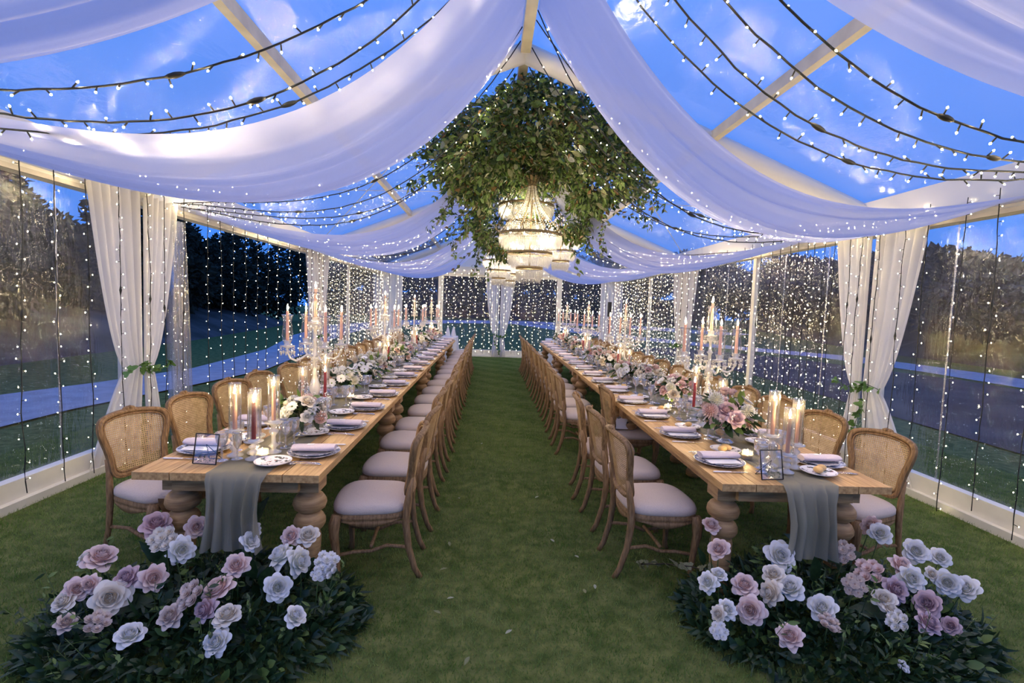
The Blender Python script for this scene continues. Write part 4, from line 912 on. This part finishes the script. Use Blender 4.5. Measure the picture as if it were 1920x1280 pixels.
# trailing grey oak-leaf sprig beside the right-hand bed
random.seed(77)
r = thing('leaf_sprig', 'grey-green trailing leaf sprig beside the first right aisle chair', 'foliage', (1.08, 3.02, .02))
b = MB(); pts = [(.35, -.1, .12), (.2, -.05, .15), (.05, 0, .14), (-.10, .03, .12)]; b.tube(pts, .004, 5); obj('stem', b.mesh('stem', m_twig), r)
b = MB(); ivy_leaf(b, (0, 0, 0), (0, 1, 0), 1); mg = b.mesh('grey_leaf', m_leafo)
for i in range(16):
    p = Vector(pts[min(3, i // 4)]).lerp(Vector(pts[min(3, i // 4 + 1)]), (i % 4) / 4); obj('leaf', mg, r, p, Vector((0, 1, 0)).rotation_difference(Vector((U(-1, 1), U(-1, 1), U(-.3, .6))).normalized()) @ Quaternion((0, 1, 0), U(-1, 1)), U(.05, .075))

# ================================================================== HANGING FOLIAGE CLOUD
random.seed(21)
fc = Vector((.47, 6.55, 3.52)); froot = thing('hanging_foliage', 'large cloud of mixed green foliage hung below the tent ridge above chandeliers', 'foliage', fc)
# branch skeleton, leaves grow along it
BL = []; tw = MB()
def branch(p0, p1, n, rad, sag=.06):
    pts = []
    for i in range(n + 1):
        t = i / n; p = p0.lerp(p1, t); p += Vector((U(-.03, .03), U(-.03, .03), -sag * t * t + U(-.02, .02))); pts.append(p)
    tw.tube(pts, [rad * (1 - .7 * i / n) for i in range(n + 1)], 4); return pts
lobes = [((0, -.1, .25), (1.25, .95, .58)), ((-.55, .1, -.05), (.72, .8, .50)), ((.68, 0, -.02), (.75, .8, .55)), ((-.05, -.45, .50), (.50, .5, .38)), ((-.30, 1.3, -.55), (.50, .8, .55)), ((.55, .7, -.45), (.50, .6, .42)), ((-.05, .3, -.20), (.7, .8, .42))]
def carved(p):      # room around the two front chandeliers
    x, y, z = p.x + fc.x, p.y + fc.y, p.z + fc.z
    return (abs(x - .48) < .20 and y < 6.75 and z < 3.46) or (abs(x - .47) < .50 and y < 7.55 and z < 3.30)
def fleaf(b, p, out):
    if carved(p): return
    k = R(); d = (Vector(out) * U(.3, 1) + Vector((U(-.8, .8), U(-.8, .8), U(-1.0, .35)))).normalized()
    lit = p.z < -.25
    if k < .30: mi = 0
    elif k < .74: mi = 1
    elif k < .94: mi = 2
    else: mi = 3
    L = U(.05, .10); put_leaf(b, p, d, L, L * U(.42, .62), 'oval', mi, U(-1.5, 1.5), U(.0, .3), True)
fb = MB()
for (c, s) in lobes:
    vol = s[0] * s[1] * s[2]; c = Vector(c)
    for i in range(int(9500 * vol ** .7 + 800)):
        u = Vector((random.gauss(0, 1), random.gauss(0, 1), random.gauss(0, 1))).normalized(); r = U(.55, 1.0) ** .7 * (1 + .22 * noise.noise(u * 2.3 + c * 3))
        p = c + Vector((u.x * s[0], u.y * s[1], u.z * s[2])) * r
        if p.z > .83 - abs(p.x) * .38 - .05: continue
        fleaf(fb, p, u)
# arching sprigs at the outline
for i in range(120):
    c, s = random.choice(lobes); c = Vector(c); u = Vector((random.gauss(0, 1.3), random.gauss(0, .8), random.gauss(-.1, .7))).normalized(); p0 = c + Vector((u.x * s[0], u.y * s[1], u.z * s[2])) * .75; p1 = p0 + Vector((u.x, u.y, u.z * .6 - .2)).normalized() * U(.3, .62)
    if p1.z > .7: continue
    pts = branch(p0, p1, 6, .005)
    for p in pts[2:]:
        for q in range(4): fleaf(fb, p + Vector((U(-.02, .02), U(-.02, .02), U(-.02, .02))), u)
for (x0, z0, x1, z1, y) in [(-.9, -.1, -1.52, -.25, .1), (-.9, -.35, -1.25, -.75, .2), (-.7, -.5, -1.0, -1.05, .3), (1.2, -.1, 1.75, -.35, .2), (1.2, -.3, 1.55, -.60, .1), (.85, -.4, .95, -1.0, .0), (.75, -.5, .78, -.95, .2), (-.6, -.7, -.72, -1.25, 1.1), (1.0, .1, 1.6, -.1, .2), (-1.0, .2, -1.5, .1, 0)]:
    pts = branch(Vector((x0, y, z0)), Vector((x1, y, z1)), 8, .006, .08)
    for p in pts[1:]:
        for q in range(8): fleaf(fb, p + Vector((U(-.05, .05), U(-.05, .05), U(-.04, .04))), Vector((U(-1, 1), U(-1, 1), -.4)))
obj('leaf_mass', fb.mesh('leaf_mass', [m_leafd, m_leafm, m_leafo, m_leafb], False), froot, kind='stuff')
for i in range(26):
    c, s = random.choice(lobes); a = U(0, 6.28); branch(Vector((0, .2, .4)), Vector(c) + Vector((math.cos(a) * s[0] * .8, math.sin(a) * s[1] * .8, U(-.5, .5) * s[2])), 6, .010)
obj('branch_frame', tw.mesh('branch_frame', m_twig), froot, kind='stuff')
LM = [leaf_mesh('leaf', 1, .46, 'oval', m, .2) for m in (m_leafm, m_leafo, m_leafg, m_leafd)]
for i in range(280):
    c, s = random.choice(lobes[:4]); c = Vector(c); u = Vector((random.gauss(0, 1), -abs(random.gauss(0, 1)), random.gauss(0, 1))).normalized(); p = c + Vector((u.x * s[0], u.y * s[1], u.z * s[2])) * U(.92, 1.08)
    if p.z > .72 - abs(p.x) * .38 or carved(p): continue
    d = (u * .5 + Vector((U(-.8, .8), U(-.4, .2), U(-1.2, .2)))).normalized()
    k = random.choice((0, 1, 1, 3)) if not (.05 < p.x < .6 and R() < .7) else 2
    obj('leaf', LM[k], froot, p, Vector((0, 1, 0)).rotation_difference(d) @ Quaternion((0, 1, 0), U(-1, 1)), U(.09, .145))
b = MB(); b.tube([(0, .1, .75), (0, .1, .3)], .012, 6); obj('suspension_rope', b.mesh('suspension_rope', m_twig), froot)

# ================================================================== CHANDELIERS
def chandelier_template():
    T = []
    RT = [(.40, 0.0), (.285, -.235), (.17, -.42)]
    for i, (r, z) in enumerate(RT):
        b = MB(); b.lathe([(r, z - .016), (r + .004, z - .016), (r + .006, z + .016), (r, z + .016), (r, z - .016)], 40)
        for k in range(4): a = k * PI / 2; b.tube([(0, 0, z), (r * math.cos(a), r * math.sin(a), z)], .005, 4)
        ring = b.mesh('ring', m_bronze); f = MB(); n = int(2 * PI * r / .021)
        for row, (dz, rr, ln) in enumerate(((-.02, 1.0, .11), (-.045, .93, .13), (-.07, .84, .13))):
            for k in range(n):
                a = 2 * PI * (k + row * .5) / n; x, y = rr * r * math.cos(a), rr * r * math.sin(a); f.octa((x, y, z + dz - .012), .0065, .008, .008, 0, 4); f.octa((x, y, z + dz - .03), .0075, .010, ln - .03 + U(-.01, .01), 0, 4)
        T.append(('ring', ring, [('crystal_fringe', f.mesh('crystal_fringe', m_prism, False))]))
    f = MB()
    for k in range(28):   # bead strands from crown to the top ring
        a = 2 * PI * k / 28
        for i in range(26):
            t = i / 25; r = .055 + (.40 - .055) * (t ** 2.1); z = .62 * (1 - t) ** 1.0 + .02; z = .02 + .60 * (1 - t) ** .85
            f.octa((r * math.cos(a), r * math.sin(a), z), .0075, .010, .010, 0, 4)
    me_beads = f.mesh('bead_strand', m_prism, False)
    b = MB()
    for k in range(8):
        a = 2 * PI * k / 8 + .2; b.tube([((.055 + .345 * t ** 2.1) * math.cos(a), (.055 + .345 * t ** 2.1) * math.sin(a), .02 + .60 * (1 - t) ** .85) for t in [i / 10 for i in range(11)]], .0045, 4)
    b.lathe([(.014, -.40), (.014, .62)], 8); T.append(('frame', b.mesh('frame', m_bronze)))
    b = MB()
    for k in range(9):
        a = 2 * PI * k / 9
        b.grid(lambda u, v: ((.045 + .035 * v + .02 * v * v) * math.cos(a + (u - .5) * .62 * (1 - .35 * v)), (.045 + .035 * v + .02 * v * v) * math.sin(a + (u - .5) * .62 * (1 - .35 * v)), .62 + .11 * v), 3, 4)
    b.lathe([(.0, .60), (.06, .605), (.06, .625), (0, .63)], 14); T.append(('crown', b.mesh('crown', m_bronze)))
    for k in range(6):
        a = 2 * PI * k / 6 + .3; b = MB(); pts = []
        for i in range(19):
            th = i / 18 * 4.6; rr = .06 * (1 - i / 24); cx, cz = .42 + .0, .075; pts.append(((cx + rr * math.cos(-PI / 2 - th + PI) * 1.0), cz + rr * math.sin(-PI / 2 + th)))
        b.tube([(x * math.cos(a), x * math.sin(a), z) for x, z in pts], .006, 5); T.append(('scroll_arm', b.mesh('scroll_arm', m_bronze)))
    lamps = MB()
    for k in range(8): a = 2 * PI * k / 8; lamps.octa((.30 * math.cos(a), .30 * math.sin(a), .05), .014, .035, .02, 0, 6)
    for k in range(5): a = 2 * PI * k / 5; lamps.octa((.14 * math.cos(a), .14 * math.sin(a), -.17), .014, .035, .02, 0, 6)
    T.append(('lamp_ring', lamps.mesh('lamp_ring', m_lamp)))
    return T, me_beads
random.seed(3); CHT, me_beads = chandelier_template()
for (x, y, z, s, lab) in [(.48, 6.6, 2.63, 1, 'large tiered crystal chandelier in front, hanging below the foliage'), (.17, 12.6, 2.80, 1, 'tiered crystal chandelier at back left, under the foliage'), (.49, 14.4, 2.83, 1, 'farthest small-looking crystal chandelier near the centre back'), (1.30, 9.8, 3.02, 1, 'tiered crystal chandelier behind the front one, at its right'), (.47, 7.5, 3.16, 1, 'crystal chandelier hung high in the foliage behind the front one')]:
    r = thing('chandelier', lab, 'chandelier', (x, y, z), U(0, 1), 'crystal chandeliers', s); inst(CHT, r); obj('bead_strand', me_beads, r, kind='stuff')
    b = MB(); b.tube([(0, 0, .62), (0, 0, min(RZ - .12, roofz(x) - .0) - z)], .006, 5); obj('suspension_chain', b.mesh('suspension_chain', m_bronze), r)
    for dz in (-.06, .18):
        ld = bpy.data.lights.new('chandelier_light', 'POINT'); ld.energy = CHAND; ld.color = (1, .84, .58); ld.shadow_soft_size = .12
        lo = bpy.data.objects.new('chandelier_light', ld); col.objects.link(lo); lo.parent = r; lo.location = (0, 0, dz)

# ================================================================== SMALL THINGS
def frame_stand(x, y, rz, lab):
    r = thing('glass_frame', lab, 'frame', (x, y, TH + .008), rz); W_, H_ = .135, .165; b = MB(); t = .006; ln = .20
    tilt = lambda z: z * ln
    def bar(p, q, rad=.0035): b.tube([p, q], rad, 4)
    c = [(-W_ / 2, tilt(0), .003), (W_ / 2, tilt(0), .003), (W_ / 2, tilt(H_), H_), (-W_ / 2, tilt(H_), H_)]
    for i in range(4): bar(c[i], c[(i + 1) % 4])
    bar((0, tilt(H_ * .65), H_ * .65), (-.04, .10, .003), .0025); bar((0, tilt(H_ * .65), H_ * .65), (.04, .10, .003), .0025); bar((-.04, .10, .003), (.04, .10, .003), .0025)
    obj('metal_frame', b.mesh('metal_frame', m_black), r)
    b = MB(); b.add(c, [(0, 1, 2, 3)]); b.add([(p[0], p[1] + .004, p[2]) for p in c], [(3, 2, 1, 0)]); obj('pane', b.mesh('pane', m_glass, False), r)
    b = MB()
    for i in range(26): p = Vector((U(-.05, .05), .006, U(.01, .045))); b.tube([p, p + Vector((U(-.015, .015), .002, U(-.008, .012)))], .001, 3); b.octa(p, .0025, mi=0)
    obj('dried_sprig', b.mesh('dried_sprig', m_stem), r)
frame_stand(-1.565, 2.86, -.12, 'black metal and glass standing frame on the near end of left table')
frame_stand(1.645, 2.80, .12, 'black metal and glass standing frame on the near end of right table')
# paper bag and folded things on the pushed-in right chair
b = MB(); b.grid(lambda u, v: ((.13 + .012 * math.sin(u * 25)) * math.cos(2 * PI * u) * (1 - .25 * v), (.08 + .01 * math.cos(u * 18)) * math.sin(2 * PI * u) * (1 - .5 * v), .105 * v + .01 * math.sin(u * 30) * v), 28, 6, 0, True)
bag = tag(obj('gift_bag', b.mesh('gift_bag', m_card), None, (1.42, 5.16, .51), .4), 'crumpled white bag lying on the pushed-in right aisle chair', 'bag')
b = MB(); b.box((0, -.072, .05), (.05, .003, .04)); obj('dark_emblem', b.mesh('dark_emblem', m_cable, False), bag)
# side tables at the back
def side_table(x, y, w_, d_, lab, h=.76):
    b = MB(); N = 48
    def rect(sc_, i, wob):
        a = 2 * PI * i / N; ca, sa = math.cos(a), math.sin(a); e = 8; r_ = (abs(ca) ** e + abs(sa) ** e) ** (-1 / e); k = 1 + wob * math.sin(a * 14); return (w_ / 2 * ca * r_ * sc_ * k, d_ / 2 * sa * r_ * sc_ * k)
    lv = [(1.10, .01, .035), (1.06, .4, .02), (1.01, h - .03, .004), (1.0, h - .004, 0), (.97, h, 0), (.02, h + .001, 0)]
    vs_ = [(*rect(s_, i, wb), z) for s_, z, wb in lv for i in range(N)]
    b.add(vs_, [(j * N + i, j * N + (i + 1) % N, (j + 1) * N + (i + 1) % N, (j + 1) * N + i) for j in range(len(lv) - 1) for i in range(N)])
    return tag(obj('clothed_table', b.mesh('clothed_table', m_tcloth), None, (x, y, 0)), lab, 'table')
side_table(-1.42, 15.1, .95, .75, 'side table under a floor-length white cloth, back left'); side_table(2.35, 15.3, 1.3, .7, 'side table under a white cloth, back right')
b = MB(); b.lathe([(.07, 0), (.075, .04), (.05, .16), (.02, .26), (0, .30)], 12); mnc = b.mesh('folded_napkin', m_tcloth)
for i, (x, y) in enumerate(((-1.22, 14.95), (-1.06, 15.0))): tag(obj('folded_napkin', mnc, None, (x, y, .762)), f"white napkin folded to a cone, {'left' if i == 0 else 'right'} one on the back side table", 'napkin', 'cone napkins')
b = MB(); b.lathe([(0, 0), (.12, 0), (.17, .10), (.18, .14), (.165, .14), (.11, .02), (0, .02)], 16); tag(obj('wicker_basket', b.mesh('wicker_basket', m_leafo), None, (-1.58, 15.1, .762)), 'shallow olive basket on the white side table at back left', 'basket')
b = MB(); b.lathe([(0, 0), (.038, 0), (.038, .18), (.016, .23), (.014, .29), (0, .29)], 12); tag(obj('wine_bottle', b.mesh('wine_bottle', m_cable), None, (2.22, 15.2, .762)), 'dark bottle standing on the white side table at back right', 'bottle')
r = thing('column_speaker', 'slim black column speaker on a thin stand by the right rear curtain', 'speaker', (3.72, 15.9, 0)); b = MB(); b.box((0, 0, 1.71), (.10, .12, .46)); obj('speaker_box', b.mesh('speaker_box', m_black, False), r)
b = MB(); b.tube([(0, 0, .02), (0, 0, 1.5)], .014, 6); b.lathe([(0, 0), (.18, 0), (.18, .015), (.02, .03), (0, .03)], 16); obj('stand', b.mesh('stand', m_black), r)
# fallen leaves and petals on the grass
random.seed(9)
lm = [leaf_mesh('fallen_leaf', .06, .022, 'lance', m_leafo, .1), leaf_mesh('fallen_leaf', .045, .02, 'oval', m_leafg, .1)]
spots = [(825, 1068), (838, 1122), (826, 1150), (1045, 862), (1032, 1010), (1115, 1095), (1098, 1112), (842, 1015), (862, 935), (905, 830), (1010, 930), (960, 1180), (1085, 1045), (880, 1230)]
for i, (px, py) in enumerate(sorted(spots, key=lambda q: -q[1])):
    p = unproj(px, py, .028); tag(obj('fallen_leaf', lm[i % 2], None, p, U(0, 6)), f"small pale fallen leaf on the grass aisle, {ordn(i)} from the camera", 'leaf', 'fallen leaves on the aisle')

# ================================================================== TREES OUTSIDE
def tree_mesh(seed, mt, n=1700, rx=2.4, rz=2.6):
    random.seed(seed); b = MB(); bl = [(Vector((U(-1, 1) * rx * .55, U(-1, 1) * rx * .55, U(-.5, .6) * rz)), U(.45, .75)) for _ in range(9)]
    for i in range(n):
        c, s = random.choice(bl); u = Vector((random.gauss(0, 1), random.gauss(0, 1), random.gauss(0, 1))).normalized(); p = c + Vector((u.x * rx, u.y * rx, u.z * rz)) * s * U(.6, 1) * .8
        L = U(.14, .30); put_leaf(b, p, (u + Vector((U(-1, 1), U(-1, 1), U(-1, 1)))).normalized(), L, L * .6, 'oval', 0, U(-2, 2), .1, True)
    return b.mesh('crown', mt, False)
TM = [tree_mesh(61, m_treel, 8000, 2.7, 2.2), tree_mesh(62, m_treel, 8000, 2.7, 2.2), tree_mesh(65, m_dry, 8000, 2.7, 2.2)]; BM = [tree_mesh(63, m_dry, 6000, 2.0, 1.0), tree_mesh(64, m_dry, 6000, 2.2, 1.1)]
b = MB(); b.tube([(0, 0, 0), (.05, 0, 1.2), (0, .05, 3.0)], [.2, .15, .08], 7); me_trunk = b.mesh('trunk', m_bark)
def tree(x, y, z, s, me, lab, h=3.0, grp='trees outside the tent'):
    r = thing('tree' if h > 2 else 'bush', lab, 'tree' if h > 2 else 'bush', (x, y, z), U(0, 6), grp, s); c = obj('crown', me, r, (0, 0, h), kind='stuff')
    if h > 2: obj('trunk', me_trunk, r)
random.seed(15)
for i, y in enumerate((2, 4.5, 7, 9.5, 12, 14.5, 17, 19.5, 22, 24.5, 27, 30, 33, 36)): tree(-16.5 - .1 * i + (1.8 if i % 2 else -1.6), y, -.3, 1.3, TM[i % 2], f"dark tree beyond the left wall, {ORD[i]} from the near end", 2.3, 'dark trees beyond the left wall')
for i, x in enumerate((-19, -13.5, -8, -2.5, 3, 8.5, 14, 19.5, 25, 30, 35)): tree(x, 62 + (3 if i % 2 else -2), .5, 2.0, TM[2] if i % 3 else TM[0], f"brownish tree far beyond the back wall, {ORD[i]} from the left", 2.15, 'trees beyond the back wall')
for i, y in enumerate((1, 4.5, 8, 11.5, 15, 18.5, 22, 26, 30, 34.5, 39, 44, 50)): tree(20.8 + max(0, y - 22) * .34 + U(-.6, .6), y, 1.1, 1.6 + max(0, y - 18) * .035, BM[i % 2], f"brown scrub bush on the right bank, {ORD[i]} from the near end", 1.0, 'scrub on the right bank')
